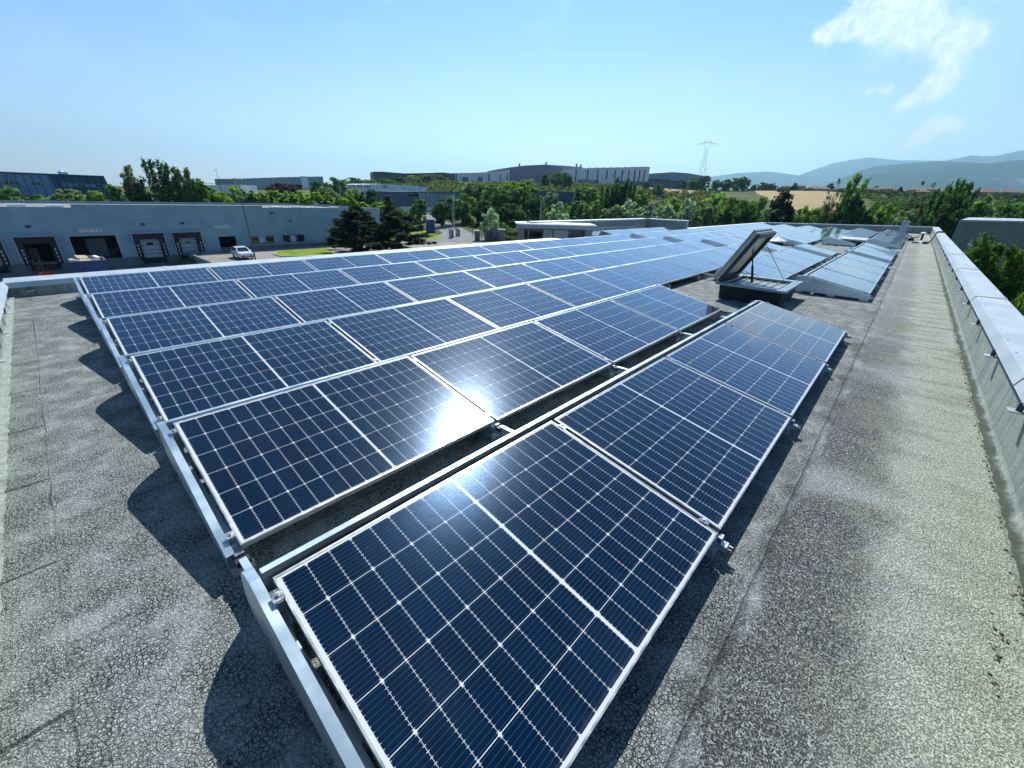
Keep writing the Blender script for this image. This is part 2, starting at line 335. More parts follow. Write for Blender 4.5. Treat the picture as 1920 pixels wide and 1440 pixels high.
TH=.30
def parapet(name,label,p0,p1,OUT,z0f,joints,br,n_in=None,cove=True,brk=True,dirty=False):
    """wall along p0->p1 (plan); n = unit normal towards the roof; z0f gives its top"""
    p0,p1=Vector((*p0,0)),Vector((*p1,0)); d=(p1-p0); L=d.length; d/=L; n=Vector((n_in[0],n_in[1],0))
    root=empty(name,(0,0,0),label=label,cat='parapet')
    def W(s,o,z): q=p0+d*s+n*o; return (q.x,q.y,z)
    m=MB(); zt0,zt1=z0f(p0.y),z0f(p1.y)
    prof0=[(-.32,-.3),(0,-.3),(0,-.03),(-.32,-.03)]
    m.add([W(0,-.33,-.3),W(0,0,-.3),W(0,0,zt0-.03),W(0,-.33,zt0-.03),W(L,-.33,-.3),W(L,0,-.3),W(L,0,zt1-.03),W(L,-.33,zt1-.03)],
          [(0,1,2,3),(7,6,5,4),(1,5,6,2),(2,6,7,3),(3,7,4,0)])
    m.obj('wall',M['upstand'] if dirty else M['upstand_clean'],root)
    if cove:
        m=MB(); K=int(L/.06)+1; rr=random.Random(3)
        prev=None
        for i in range(K+1):
            s=L*i/K; a=.038+.016*rr.random(); b=.03+.012*rr.random()
            row=[W(s,.002,ZR+b+.03),W(s,.010,ZR+b*.6),W(s,.022,ZR+.014),W(s,a,ZR+.006),W(s,a+.012,ZR+.001)]
            base=len(m.v); m.v+=row
            if prev is not None:
                for k in range(4): m.f.append((prev+k,base+k,base+k+1,prev+k+1)); m.m.append(0)
            prev=base
        m.obj('cove_strip',M['upstand'] if dirty else M['upstand_clean'],root,smooth=True)
    e=[0]+[j for j in joints if 0<j<L]+[L]
    for a,b in zip(e[:-1],e[1:]):
        a2,b2=a+.004,b-.004
        za,zb=zt0+(zt1-zt0)*a/L,zt0+(zt1-zt0)*b/L
        pr=[(.050,-.085),(.047,-.080),(.014,0),(-OUT,.008),(-OUT-.005,-.06),(-OUT+.002,-.06),(-OUT+.007,-.002),(.006,-.010),(.042,-.088)]
        vs=[W(a2,o,za+z) for o,z in pr]+[W(b2,o,zb+z) for o,z in pr]; k=len(pr)
        m=MB(); m.add(vs,[tuple(range(k))[::-1],tuple(range(k,2*k))]+[(i,(i+1)%k,k+(i+1)%k,k+i) for i in range(k)])
        # rivets near the inner edge
        for q in np.arange(a+.25,b,.55):
            zz=za+(zb-za)*(q-a)/(b-a); P=W(q,-.02,zz+.002); m.box(P[0]-.006,P[1]-.006,P[2],P[0]+.006,P[1]+.006,P[2]+.004)
        m.obj('coping_sheet',M['coping'],root)
        if b<L-.01:
            m=MB(); zz=zb
            vs=[W(b-.03,.018,zz+.0035),W(b+.03,.018,zz+.0035),W(b+.03,-OUT-.003,zz+.0115),W(b-.03,-OUT-.003,zz+.0115),W(b-.03,.053,zz-.082),W(b+.03,.053,zz-.082)]
            m.add(vs,[(0,1,2,3),(0,4,5,1)]); m.add([tuple(Vector(v)+Vector((0,0,.004))) for v in vs],[(3,2,1,0),(1,5,4,0)]); m.obj('joint_cover',M['coping'],root,fix=False)
    if brk:
        for s in br:
            if not 0<s<L: continue
            zz=zt0+(zt1-zt0)*s/L
            m=MB(); m.mi=0
            m.bar(W(s,.050,zz-.078),W(s,.05,zz-.150),.034,.014)
            m.mi=1; a=.045
            q=[W(s-a,.002,zz-.150),W(s+a,.002,zz-.150),W(s+a,.105,zz-.150),W(s-a,.105,zz-.150)]
            m.add(q+[(v[0],v[1],v[2]+.008) for v in q],[(3,2,1,0),(4,5,6,7),(0,1,5,4),(1,2,6,5),(2,3,7,6),(3,0,4,7)])
            m.bar(W(s,.004,zz-.15),W(s,.004,zz-.09),.04,.008)
            m.obj('bracket',[M['darkmetal'],M['coping']],root)
    return root
J=[4.66+1.3+4.4*i-4.4*0 for i in range(-1,11)]
parapet('parapet_wall','long low parapet beside the mossy walkway, capped with jointed pale metal sheets',(-1.3,-1.265),(47.5,-1.265),.30,lambda y:.52,[j for j in J],[4.18+1.3+1.654*i for i in range(-3,26)],n_in=(0,1),dirty=True)
parapet('parapet_wall','low parapet behind the back row of panels, its dark inner side in shade',(-.875,10.36),(14.4,10.36),.50,lambda y:ztop(10.36)-.02,[2.2+2.9*i for i in range(6)],[.27+1.65*i for i in range(9)],n_in=(0,-1))
parapet('parapet_wall','low parapet at the left picture edge with pale coping and brackets',(-.875,-1.1),(-.875,10.36),.40,ztop,[1.7+3.3*i for i in range(4)],[1.3+i*1.32 for i in range(8)],n_in=(1,0))
parapet('parapet_wall','far end parapet in front of the trees, a thin white line over shade',(47.5,-1.265),(47.5,10.36),.35,ztop,[4,8],[],n_in=(-1,0),brk=False)
parapet('parapet_wall','far stretch of the back parapet beyond the raised roof wing',(27.6,10.36),(47.5,10.36),.4,ztop,[6,12],[],n_in=(0,-1),brk=False)
zw=lambda y:.71
w=parapet('parapet_wall','raised dark parapet round the roof wing behind the glazed block',(15.6,12.9),(27.3,12.9),.45,zw,[5],[],n_in=(0,-1),cove=False,brk=False)
w2=parapet('parapet_wall','short raised end parapet of the roof wing, pale capped, facing the glazed block',(27.3,10.3),(27.3,12.9),.4,zw,[],[],n_in=(-1,0),cove=False,brk=False)

# dirt and moss crumbs along the foot of the right parapet
rr=random.Random(21); m=MB()
def crumb(x,y,s):
    b=len(m.v); n=7
    ring=[(x+s*rr.uniform(.6,1.2)*math.cos(6.283*k/n)*1.5,y+s*rr.uniform(.6,1.2)*math.sin(6.283*k/n),ZR+.0005) for k in range(n)]
    mid=[(x+(v[0]-x)*.6,y+(v[1]-y)*.6,ZR+s*rr.uniform(.35,.7)) for v in ring]
    m.add(ring+mid+[(x,y,ZR+s*.8)],[(k,(k+1)%n,n+(k+1)%n,n+k) for k in range(n)]+[(n+k,n+(k+1)%n,2*n) for k in range(n)])
for k in range(260):
    x=rr.uniform(1.2,16); crumb(x,-1.205+abs(rr.gauss(0,.018)),rr.uniform(.003,.010))
for cx,cy in ((2.15,-1.10),(1.83,-1.05),(2.05,-1.08),(1.2,-1.0)):
    for k in range(10): crumb(cx+rr.gauss(0,.05),cy+rr.gauss(0,.012),rr.uniform(.002,.009))
for k in range(50): crumb(rr.uniform(.8,9),rr.uniform(-1.1,-.3),rr.uniform(.002,.005))
tag(m.obj('dirt_crumbs',simple('moss_dirt',(.06,.055,.03),.95,var=.4,scale=30)),kind='stuff')

# ------------------------------------------------------------------ solar panels and their racks
PL,PW,TILT,PITCH_ROW,Z0,GAP=1.722,1.134,.195,1.6462,.12,.0315
CT,ST=math.cos(TILT),math.sin(TILT)
def quad_uv(name,mat,x0,y0,x1,y1,z):
    me=bpy.data.meshes.new(name); me.from_pydata([(x0,y0,z),(x1,y0,z),(x1,y1,z),(x0,y1,z)],[],[(0,1,2,3)])
    uv=me.uv_layers.new(name='UVMap'); 
    for i,(a,b) in enumerate([(x0,y0),(x1,y0),(x1,y1),(x0,y1)]): uv.data[i].uv=(a,b)
    me.materials.append(mat); return me
FB=.0075; FT=.0; FH=.032
fm=MB()
fm.box(0,0,-FH,PL,FB,FT); fm.box(0,PW-FB,-FH,PL,PW,FT); fm.box(0,FB,-FH,FB,PW-FB,FT); fm.box(PL-FB,FB,-FH,PL,PW-FB,FT)
frame_me=fm.mesh('panel_frame',M['alu'])
glass_me=quad_uv('panel_glass',M['cells'],FB-.001,FB-.001,PL-FB+.001,PW-FB+.001,-.0025)
bm_=MB().box(FB,FB,-.012,PL-FB,PW-FB,-.006); back_me=bm_.mesh('panel_back',M['underside'])
jb=MB().box(PL/2-.05,PW-.16,-.03,PL/2+.05,PW-.10,-.012); jb_me=jb.mesh('junction_box',M['black'])
ROWNAME={1:'front row beside the walkway',2:'second row from the walkway',3:'third row from the walkway',4:'fourth row from the walkway',5:'fifth row from the walkway',6:'sixth row from the walkway',7:'seventh row on the roof wing',8:'eighth row on the roof wing'}
PROTO=None
def add_panel(x,row,idx):
    global PROTO
    if PROTO is None:
        r=empty('solar_panel'); 
        for n,me in (('frame',frame_me),('glass',glass_me),('back_sheet',back_me),('junction_box',jb_me)):
            o=bpy.data.objects.new(n,me); COL.objects.link(o); o.parent=r
        PROTO=r
    else: r=copy_tree(PROTO)
    jit=random.Random(idx*31+row)
    r.location=(x,(row-1)*PITCH_ROW,Z0+jit.uniform(-.0015,.0015)); r.rotation_euler=(TILT+jit.uniform(-.0025,.0025),jit.uniform(-.002,.002),0)
    tag(r,f'blue solar panel, {ORD[idx]} from the near end of the {ROWNAME[row]}','solar panel','solar panels mounted in rows on the roof')
STEP=PL+GAP
BLOCKS={1:[(0,4),(10.76,4),(18.75,3),(27.5,4),(36.98,3)],2:[(0,4),(10.76,4),(18.75,1),(26.6,9)],3:[(0,10),(18.75,1),(23.9,10)],
 4:[(0,10),(18.75,13)],5:[(0,10),(18.75,13)],6:[(0,10),(18.75,13)],7:[(18.75,4)],8:[(18.75,4)]}
def rack(x0,n,row,b):
    x1=x0+n*STEP-GAP; y0=(row-1)*PITCH_ROW
    root=empty('mounting_rack',(x0,y0,0),label=f'grey metal mounting rack under the {ORD[b]} block of the {ROWNAME[row]}',cat='mounting rack',group='mounting racks of the solar panels')
    X=x1-x0; HT=Z0+PW*ST; HY=PW*CT
    # base rails across the slope at every panel joint
    for i in range(n+1):
        cx=min(max(i*STEP-GAP/2,-.028),X+.028)
        m=MB(); e=PITCH_ROW-.02 if row not in(6,8) else 1.42
        m.box(cx-.022,-.055 if row==1 else -.02,.022,cx+.022,e,.058)
        for fy in (.06,.62,1.22): m.box(cx-.05,fy-.07,ZR+.001,cx+.05,fy+.07,.0215)
        m.obj('base_rail',M['galv'],root)
        if row<3 or i<3:
            m=MB(); m.mi=0; m.box(cx-.016,1.30,.058,cx+.016,PITCH_ROW-.06,.096); m.mi=1; m.box(cx-.030,PITCH_ROW-.075,.06,cx+.03,PITCH_ROW-.035,.085)
            m.obj('rail_link',[M['galv'],M['black']],root)
        zt=Z0-.034; m=MB()
        m.prism([(.03,.058),(.07,.058),(.07,zt+.05*ST-.012),(.03,zt+.03*ST-.012)],'x',cx-.015,cx+.015); m.obj('support_post',M['galv'],root); m=MB()
        m.prism([(HY-.09,.058),(HY-.05,.058),(HY-.05,HT-.034-.05*ST-.01),(HY-.09,HT-.034-.09*ST-.01)],'x',cx-.015,cx+.015)
        m.obj('support_post',M['galv'],root)
        if row==1 or (row==2 and x0==0):
            m=MB()
            if row==1: m.box(cx-.018,-.080,.030,cx-.010,-.03,.050); m.box(cx+.010,-.080,.030,cx+.018,-.03,.050); m.box(cx-.018,-.045,.026,cx+.018,-.036,.060)
            m.mi=0; m.box(cx-.02,-.026,.058,cx+.02,.0-.004,.094); m.obj('rail_end',M['clamp'],root)
    # back sheet: top flange, then down to the roof
    m=MB(); t=.002
    pr=[(HY+.060,HT-.04),(HY+.060,HT-.010),(HY+.088,HT-.008),(HY+.092,HT-.014),(1.37,.03),(1.43,.01),(1.43,.008),(1.367,.027),(HY+.089,HT-.018),(HY+.085,HT-.011),(HY+.063,HT-.013),(HY+.063,HT-.04)]
    m.prism(pr,'x',-.02,X+.02); m.obj('back_sheet',M['galv'],root)
    # end sheets with a top flange
    for s,xe in ((-1,-.068),(1,X+.068)):
        for a,b2 in ((.0,1),):
            m=MB(); yH=HY+.14
            side=[(-.01,.005),(-.01,.095),(yH-.10,HT-.006),(yH-.03,HT-.016),(yH+.02,HT-.045),(yH+.06,HT-.095),(yH+.10,.15),(yH+.115,.05),(yH+.08,.005)]
            m.prism(side,'x',xe-.0012,xe+.0012)
            m.obj('end_sheet',M['galv'],root)
            m=MB(); w=-s*.036
            k=[(-.008,.0965),(yH-.10,HT-.0045),(yH-.03,HT-.0145),(yH+.02,HT-.0435)]
            q=[(xe+s*.0013,p[0],p[1]) for p in k]+[(xe+w,p[0],p[1]+.001) for p in k]
            m.add(q,[(0,1,5,4),(1,2,6,5),(2,3,7,6)]); m.add([(v[0],v[1],v[2]-.0016) for v in q],[(4,5,1,0),(5,6,2,1),(6,7,3,2)])
            m.add([(xe+w,k[0][0],k[0][1]+.001),(xe+w,k[1][0],k[1][1]+.001),(xe+w,k[1][0],k[1][1]-.019),(xe+w,k[0][0],k[0][1]-.019)],[(0,1,2,3)])
            # screws
            for fy in (.05,.12,1.0,1.12):
                m.box(xe-.004 if s<0 else xe,fy-.008,.055,xe if s<0 else xe+.004,fy+.008,.071)
            m.obj('end_flange',M['galv'],root,fix=False)
    for i in range(1,n):
        cx=i*STEP-GAP/2; m=MB(); a,b2=.03,PW-.03; d0,d1=-.020,-.045
        def Q(x,v,dz): return (x,v*CT-dz*ST,Z0+v*ST+dz*CT)
        w=GAP/2-.001
        m.add([Q(cx-w,a,d1),Q(cx+w,a,d1),Q(cx+w,b2,d1),Q(cx-w,b2,d1),Q(cx-w,a,d0),Q(cx+w,a,d0),Q(cx+w,b2,d0),Q(cx-w,b2,d0)],[(0,3,2,1),(4,5,6,7),(0,1,5,4),(1,2,6,5),(2,3,7,6),(3,0,4,7)])
        m.obj('gap_shade_strip',M['black'],root)  # black strip added below the panel gap, standing in for shade there
    # clamps that hold the frames
    if row<=3 or x0==0:
        for i in range(n+1):
            cx=i*STEP-GAP/2
            for v in (.085,PW-.085):
                m=MB(); yy,zz=v*CT,Z0+v*ST
                ext=.0 if 0<i<n else .012
                m.add([(cx-.020,yy-.02,zz-.02*ST+.004),(cx+.020,yy-.02,zz-.02*ST+.004),(cx+.020,yy+.02,zz+.02*ST+.004),(cx-.020,yy+.02,zz+.02*ST+.004),
                       (cx-.020,yy-.02,zz-.02*ST+.0015),(cx+.020,yy-.02,zz-.02*ST+.0015),(cx+.020,yy+.02,zz+.02*ST+.0015),(cx-.020,yy+.02,zz+.02*ST+.0015)],
                      [(0,1,2,3),(7,6,5,4),(0,4,5,1),(1,5,6,2),(2,6,7,3),(3,7,4,0)])
                m.tube([(cx,yy,zz-.03),(cx,yy,zz+.012)],.0065,8)
                m.box(cx-.011,yy-.025,zz-.07,cx+.011,yy+.025,zz-.004)
                m.obj('clamp',M['clamp'],root)
    return root
NP=0
for row,bl in BLOCKS.items():
    idx=0
    for b,(x0,n) in enumerate(bl):
        rack(x0,n,row,b)
        for i in range(n): add_panel(x0+i*STEP,row,idx); idx+=1; NP+=1

# ------------------------------------------------------------------ things on the roof
# open smoke vent
sv_=empty('smoke_vent',(8.45,1.1,ZR),label='open skylight hatch, its heavy lid propped up over a dark curb',cat='skylight')
m=MB(); 
ox,oy=1.78,1.16
m.add([(.22,.08,0),(1.5,.08,0),(1.5,1.12,0),(.22,1.12,0),(.18,.04,.27),(1.56,.04,.27),(1.56,1.14,.27),(.18,1.14,.27)],[(0,1,5,4),(1,2,6,5),(2,3,7,6),(3,0,4,7)])
m.add([(.30,.14,.02),(1.44,.14,.02),(1.44,1.05,.02),(.30,1.05,.02),(.30,.14,.27),(1.44,.14,.27),(1.44,1.05,.27),(.30,1.05,.27)],[(0,1,2,3),(4,5,1,0),(5,6,2,1),(6,7,3,2),(7,4,0,3)])
M['curb']=simple('bitumen_curb',(.016,.018,.019),.8,bump=.5,bscale=120); m.obj('curb',M['curb'],sv_,fix=False)
m=MB(); zf=.27
for a in ((.10,-.02,1.66,.13),(.10,1.06,1.66,1.21),(.10,.13,.28,1.06),(1.46,.13,1.66,1.06)): m.box(a[0],a[1],zf,a[2],a[3],zf+.05)
M['ventframe']=metal('vent_frame_metal',(.21,.29,.33),.35,.7,.12,9); m.obj('frame',M['ventframe'],sv_,bevel=.008)
m=MB()
m.box(.285,.135,zf-.02,1.455,1.055,zf-.012)
for i in range(6): m.box(.29,.20+i*.15,zf-.0115,1.45,.20+i*.15+.02,zf+.004)
M['poly']=simple('old_polycarbonate',(.30,.33,.27),.3,spec=.6); m.obj('grating',M['poly'],sv_)
lid=bpy.data.objects.new('lid',None); COL.objects.link(lid); lid.parent=sv_; lid.location=(.10,1.17,.33); lid.rotation_euler=(R(-61),0,0)
# lid closed lies towards -y; opened it stands up, its inside facing the walkway
lid_a=MB(); lid_a.box(0,-1.06,.07,1.22,0,.115); lid_a.obj('lid_shell',M['darkgrey'] if 'darkgrey' in M else metal('lid_grey',(.34,.37,.39),.45,.5,.1,6),lid,bevel=.01)
lid_b=MB(); lid_b.box(.006,-1.04,.02,1.21,-.02,.068); M['cream']=simple('aged_cream_glazing',(.52,.47,.34),.45,var=.18,scale=9); lid_b.obj('glazing',M['cream'],lid)
lid_c=MB()
for a in ((0,-1.05,1.22,-.96),(0,-.10,1.22,-.01),(0,-.96,.09,-.10),(1.13,-.96,1.22,-.10)): lid_c.box(a[0],a[1],-.04,a[2],a[3],.019)
lid_c.obj('lid_frame',simple('lid_dark',(.03,.032,.034),.5),lid)
def liddir(d): return Vector((0,-d*math.cos(R(59)),d*math.sin(R(59))))
m=MB(); q=Vector((.55,1.17,.33))+liddir(.72); m.tube([(.78,.72,.30),(.665,(.72+q.y)/2,(.30+q.z)/2)],.022,8); m.tube([(.665,(.72+q.y)/2,(.30+q.z)/2),tuple(q)],.012,8); m.obj('gas_strut',M['black'],sv_)
m=MB(); q2=Vector((1.25,1.17,.33))+liddir(.80); m.tube([(1.52,.30,.31),tuple(q2)],.006,6); m.obj('cable',M['darkmetal'],sv_)

fs=empty('flat_skylight',(27.2,1.35,ZR),label='closed flat skylight with pale lid on a dark curb beyond the propped hatch',cat='skylight')
m=MB(); m.box(.1,.1,0,1.9,1.2,.22); m.obj('curb',M['curb'],fs); m=MB(); m.box(0,0,.2205,2.0,1.3,.31); m.obj('lid',simple('pale_lid',(.55,.54,.45),.4),fs,bevel=.02)
dv=empty('roof_vent',(23.0,4.25,ZR),label='small roof vent with white conical cap between panel blocks',cat='vent')
m=MB(); m.tube([(0,0,0),(0,0,.20)],[.26,.24],14); m.obj('base',M['curb'],dv)
m=MB(); m.tube([(0,0,.2005),(0,0,.25),(0,0,.36),(0,0,.40)],[.36,.36,.12,.03],16); m.obj('cap',simple('white_cap',(.72,.74,.74),.45),dv,smooth=False)
ch=empty('roof_duct',(36.0,.10,ZR),label='upright square metal duct standing between far panels',cat='duct')
m=MB(); m.box(0,0,0,.40,.36,1.02); m.obj('shaft',metal('zinc',(.34,.42,.45),.4,.7,.25,5),ch,bevel=.01)
m=MB(); m.box(-.02,-.02,1.021,.42,.38,1.10); m.obj('cap',M['coping'],ch); m=MB(); m.box(.03,-.19,.0,.33,-.005,.22); m.obj('side_box',M['alu'],ch)
m=MB(); m.box(.02,-.50,0,.36,-.22,.14); m.obj('base',M['curb'],ch)
vp=empty('vent_pipe',(37.5,-.74,ZR),label='short black pipe with white cap near the far parapet',cat='pipe')
m=MB(); m.tube([(0,0,0),(0,0,.36)],.06,10); m.obj('pipe',M['black'],vp); m=MB(); m.tube([(0,0,.361),(0,0,.42),(0,0,.47)],[.15,.15,.05],12); m.obj('cap',simple('white_plastic',(.8,.8,.78),.4),vp)
m=MB(); m.tube([(36.5,-.12,.20),(36.9,-.3,.10),(37.3,-.55,.14),(37.45,-.66,.34)],.028,6); tag(m.obj('cable',M['black']),'black cable looping from the duct to the capped pipe','cable')
dr=empty('roof_drain',(33.5,-.50,ZR),label='round black drain cover on the far walkway',cat='drain'); m=MB(); m.tube([(0,0,.001),(0,0,.05),(0,0,.07)],[.17,.15,.05],14); m.obj('grate',M['black'],dr)
m=MB(); m.tube([(33.4,-.98,.02),(33.6,-1.06,.05),(33.7,-1.13,.22),(34.0,-1.16,.46),(34.4,-1.25,.58),(35.0,-1.42,.585),(35.4,-1.6,.50),(35.6,-1.68,.2)],.045,8); m.tube([(33.1,-.82,.02),(33.4,-.98,.02)],[.07,.07],8)
tag(m.obj('hose',M['black'],smooth=True),'thick black hose bent over the far end of the right coping','hose')
# glazed entrance block
eb=empty('glazed_block',(0,0,-2),label='glazed block with grey fascia rising behind the back parapet',cat='building')
E0,E1=Vector((14.9,13.05)),Vector((17.2,10.75)); ed=(E1-E0).normalized(); en=Vector((-ed.y,ed.x)); 
if en.dot(Vector((1,1)))<0: en=-en
def EB(s,o,z): q=E0+ed*s+en*o; return (q.x,q.y,z+2)
EL=(E1-E0).length
def ebox(m,s0,o0,z0,s1,o1,z1):
    vs=[EB(s0,o0,z0),EB(s1,o0,z0),EB(s1,o1,z0),EB(s0,o1,z0),EB(s0,o0,z1),EB(s1,o0,z1),EB(s1,o1,z1),EB(s0,o1,z1)]
    m.add(vs,[(0,3,2,1),(4,5,6,7),(0,1,5,4),(1,2,6,5),(2,3,7,6),(3,0,4,7)])
m=MB(); ebox(m,-.25,-.25,.46,EL+.2,.02,.64); m.obj('fascia',metal('fascia_grey',(.33,.36,.38),.5,.3,.08,4),eb)
m=MB(); ebox(m,-.26,.021,.60,EL+.2,1.6,.66); m.obj('roof',M['coping'],eb)
M['glassdark']=simple('dark_glass',(.012,.018,.02),.06,spec=.8); M['greyframe']=metal('grey_frame',(.22,.26,.28),.45,.4,.1,6)
m=MB(); ebox(m,.15,.12,-2,EL-.3,.14,.45); m.obj('glazing',M['glassdark'],eb)
m=MB(); ebox(m,EL-.30,.0,-2,EL+.05,.5,.458); ebox(m,-.15,.0,-2,.12,.3,.458); ebox(m,.3,.08,-2,.36,.15,.455); ebox(m,1.45,.08,-2,1.52,.15,.455); m.obj('frame',M['greyframe'],eb)
m=MB(); ebox(m,1.02,.10,-2,1.44,.115,.40); ebox(m,1.53,.10,-2,2.2,.115,.40); m.obj('blind',simple('pale_blind',(.55,.56,.52),.6),eb)
# ------------------------------------------------------------------ terrain
AZT=[-60,-25,-10,0,10,20,30,40,50,60,70,80,90,125]
DT=[0,70,100,130,170,220,300,400,500,700,1200,3000,6000,18000]
ZT=np.array([
 [-6.8,-6.8,-7,-7,-6,-4,0,4,6,6,0,-30,-60,-120],
 [-6.8,-6.8,-7,-7,-6,-4,0,5,8,8,0,-30,-60,-120],
 [-6.8,-6.8,-7.5,-7.5,-6,-4,2,9,11,10,0,-30,-60,-120],
 [-6.8,-6.8,-8,-8,-6.5,-4,3,10.5,13,13,2,-30,-60,-120],
 [-6.8,-6.8,-8,-8,-6,-.5,6.5,12.5,14.2,13,2,-30,-60,-120],
 [-6.8,-6.8,-7.2,-7,-5.5,-1,6,11.5,13.5,13,4,-30,-60,-120],
 [-6.8,-6.8,-6.8,-6.6,-4,1.5,9,14.3,16,15,6,-20,-60,-120],
 [-6.8,-6.8,-6.8,-6.4,-4,1,8.5,14.3,16.3,16,8,-20,-60,-120],
 [-6.8,-6.8,-6.8,-6.4,-4,0,7.5,14,16,15,8,-20,-60,-120],
 [-6.8,-6.8,-6.8,-6.5,-4.5,-1.5,4.5,10,12,12,6,-20,-60,-120],
 [-6.8,-6.8,-6.8,-3.4,-2.8,-2.0,2.5,5,6,5,2,-30,-60,-120],
 [-6.8,-6.8,-6.8,-2.6,-2.4,-2,1,3,3,2,0,-30,-60,-120],
 [-6.8,-6.8,-6.8,-2.4,-2.2,-2,0,1,1,0,0,-30,-60,-120],
 [-6.8,-6.8,-6.8,-5.5,-4,-3,0,0,0,0,0,-30,-60,-120]])
def hterr(x,y):
    d=math.hypot(x,y); a=math.degrees(math.atan2(y,x)); a=min(max(a,AZT[0]),AZT[-1])
    i=max(k for k in range(len(AZT)) if AZT[k]<=a); i=min(i,len(AZT)-2); fa=(a-AZT[i])/(AZT[i+1]-AZT[i])
    fa=fa*fa*(3-2*fa)
    j=max(k for k in range(len(DT)) if DT[k]<=d); j=min(j,len(DT)-2); fd=min(1,(d-DT[j])/(DT[j+1]-DT[j]))
    z=(ZT[i][j]*(1-fd)+ZT[i][j+1]*fd)*(1-fa)+(ZT[i+1][j]*(1-fd)+ZT[i+1][j+1]*fd)*fa
    if x<13.6 and 40<y<77.5: z=-8.2
    return z
def ground_mat():
    t=NT('rough_grassland'); p=t.pos('World'); a=t.noise(p,.02,6,.65); b=t.noise(p,.3,5,.65); c=t.noise(p,2.2,4,.7)
    k=t.mix(t.ramp(a,.4,.62),(.055,.085,.022),(.16,.15,.06)); k=t.mix(t.ramp(b,.4,.65,0,.6),k,(.035,.06,.018)); k=t.mix(t.ramp(c,.45,.7,0,.4),k,(.19,.19,.08))
    t.P(color=k,rough=.95,spec=.1,normal=t.bump(t.m('ADD',c,b),.8,.3)); return t.mat
M['ground']=ground_mat()
rings=[12,25,40,48,56,64,70,74,77,82,90,100,110,120,130,145,160,175,195,220,245,270,300,330,365,400,440,480,530,600,700,850,1050,1300,1800,2500,3500,5000,7500,11000,18000]
m=MB(); NA=150
for d in rings:
    for k in range(NA):
        a=math.radians(360*k/NA); x,y=d*math.cos(a),d*math.sin(a)
        aa=math.degrees(a); aa=aa-360 if aa>235 else aa
        z=hterr(x,y) if -60<=aa<=125 else (-6.8 if d<130 else (-6.8+(6.8)*min(1,(d-130)/200) if d<1200 else np.interp(d,[1200,3000,6000,18000],[0,-30,-60,-120])))
        m.v.append((x,y,float(z)))
for i in range(len(rings)-1):
    for k in range(NA):
        m.f.append((i*NA+k,i*NA+(k+1)%NA,(i+1)*NA+(k+1)%NA,(i+1)*NA+k)); m.m.append(0)
m.f.append(tuple(range(NA))[::-1]); m.m.append(0)
tag(m.obj('ground',M['ground']),kind='structure')
def flat_patch(name,poly,z,mat,kind='structure'):
    return tag(MB().add([(x,y,z) for x,y in poly],[tuple(range(len(poly)))]).obj(name,mat,fix=False),kind=kind)
def drape(name,poly,mat,off=.06,step=4):
    """a sheet that follows the ground inside a plan outline"""
    bm=bmesh.new(); vs=[bm.verts.new((x,y,0)) for x,y in poly]; bm.faces.new(vs)
    xs=[p[0] for p in poly]; ys=[p[1] for p in poly]
    for ax,lo,hi in ((0,min(xs),max(xs)),(1,min(ys),max(ys))):
        c=lo+step
        while c<hi:
            co=(c,0,0) if ax==0 else (0,c,0); no=(1,0,0) if ax==0 else (0,1,0)
            bmesh.ops.bisect_plane(bm,geom=bm.verts[:]+bm.edges[:]+bm.faces[:],plane_co=co,plane_no=no); c+=step
    bmesh.ops.triangulate(bm,faces=bm.faces)
    for v in bm.verts: v.co.z=hterr(v.co.x,v.co.y)+off
    for f in bm.faces:
        f.normal_update()
        if f.normal.z<0: f.normal_flip()
    me=bpy.data.meshes.new(name); bm.to_mesh(me); bm.free(); me.materials.append(mat)
    o=bpy.data.objects.new(name,me); COL.objects.link(o); return tag(o,kind='structure')
def asphalt(name,col):
    t=NT(name); p=t.pos('World'); f=t.noise(p,40,3,.7); g=t.noise(p,.5,5,.6)
    k=t.n('ShaderNodeVectorMath',operation='SCALE'); k.inputs[0].default_value=col; t.L.new(t.m('MULTIPLY',t.ramp(f,.3,.7,.8,1.2),t.ramp(g,.3,.7,.8,1.15)),k.inputs['Scale'])
    t.P(color=k.outputs[0],rough=.9,spec=.2); return t.mat
M['yard']=asphalt('pale_yard',(.27,.25,.22)); M['road']=asphalt('road_asphalt',(.20,.20,.20))
M['lawn']=simple('mown_lawn',(.17,.24,.020),.95,var=.3,scale=.7,spec=.1)
M['kerb']=simple('kerb_concrete',(.42,.40,.36),.85)
flat_patch('yard',[(13.6,40),(66,40),(72,58),(66,64),(60,70),(52,75.9),(13.6,75.9)],-6.79,M['yard'])
drape('road',[(52,73),(60,68),(66,67),(73,80),(84,98),(92,118),(100,130),(94,134),(86,121),(78,103),(68,86)],M['road'],.05,3)
flat_patch('dock_yard',[(-60,40),(13.3,40),(13.3,75.9),(-60,75.9)],-8.15,M['yard'])
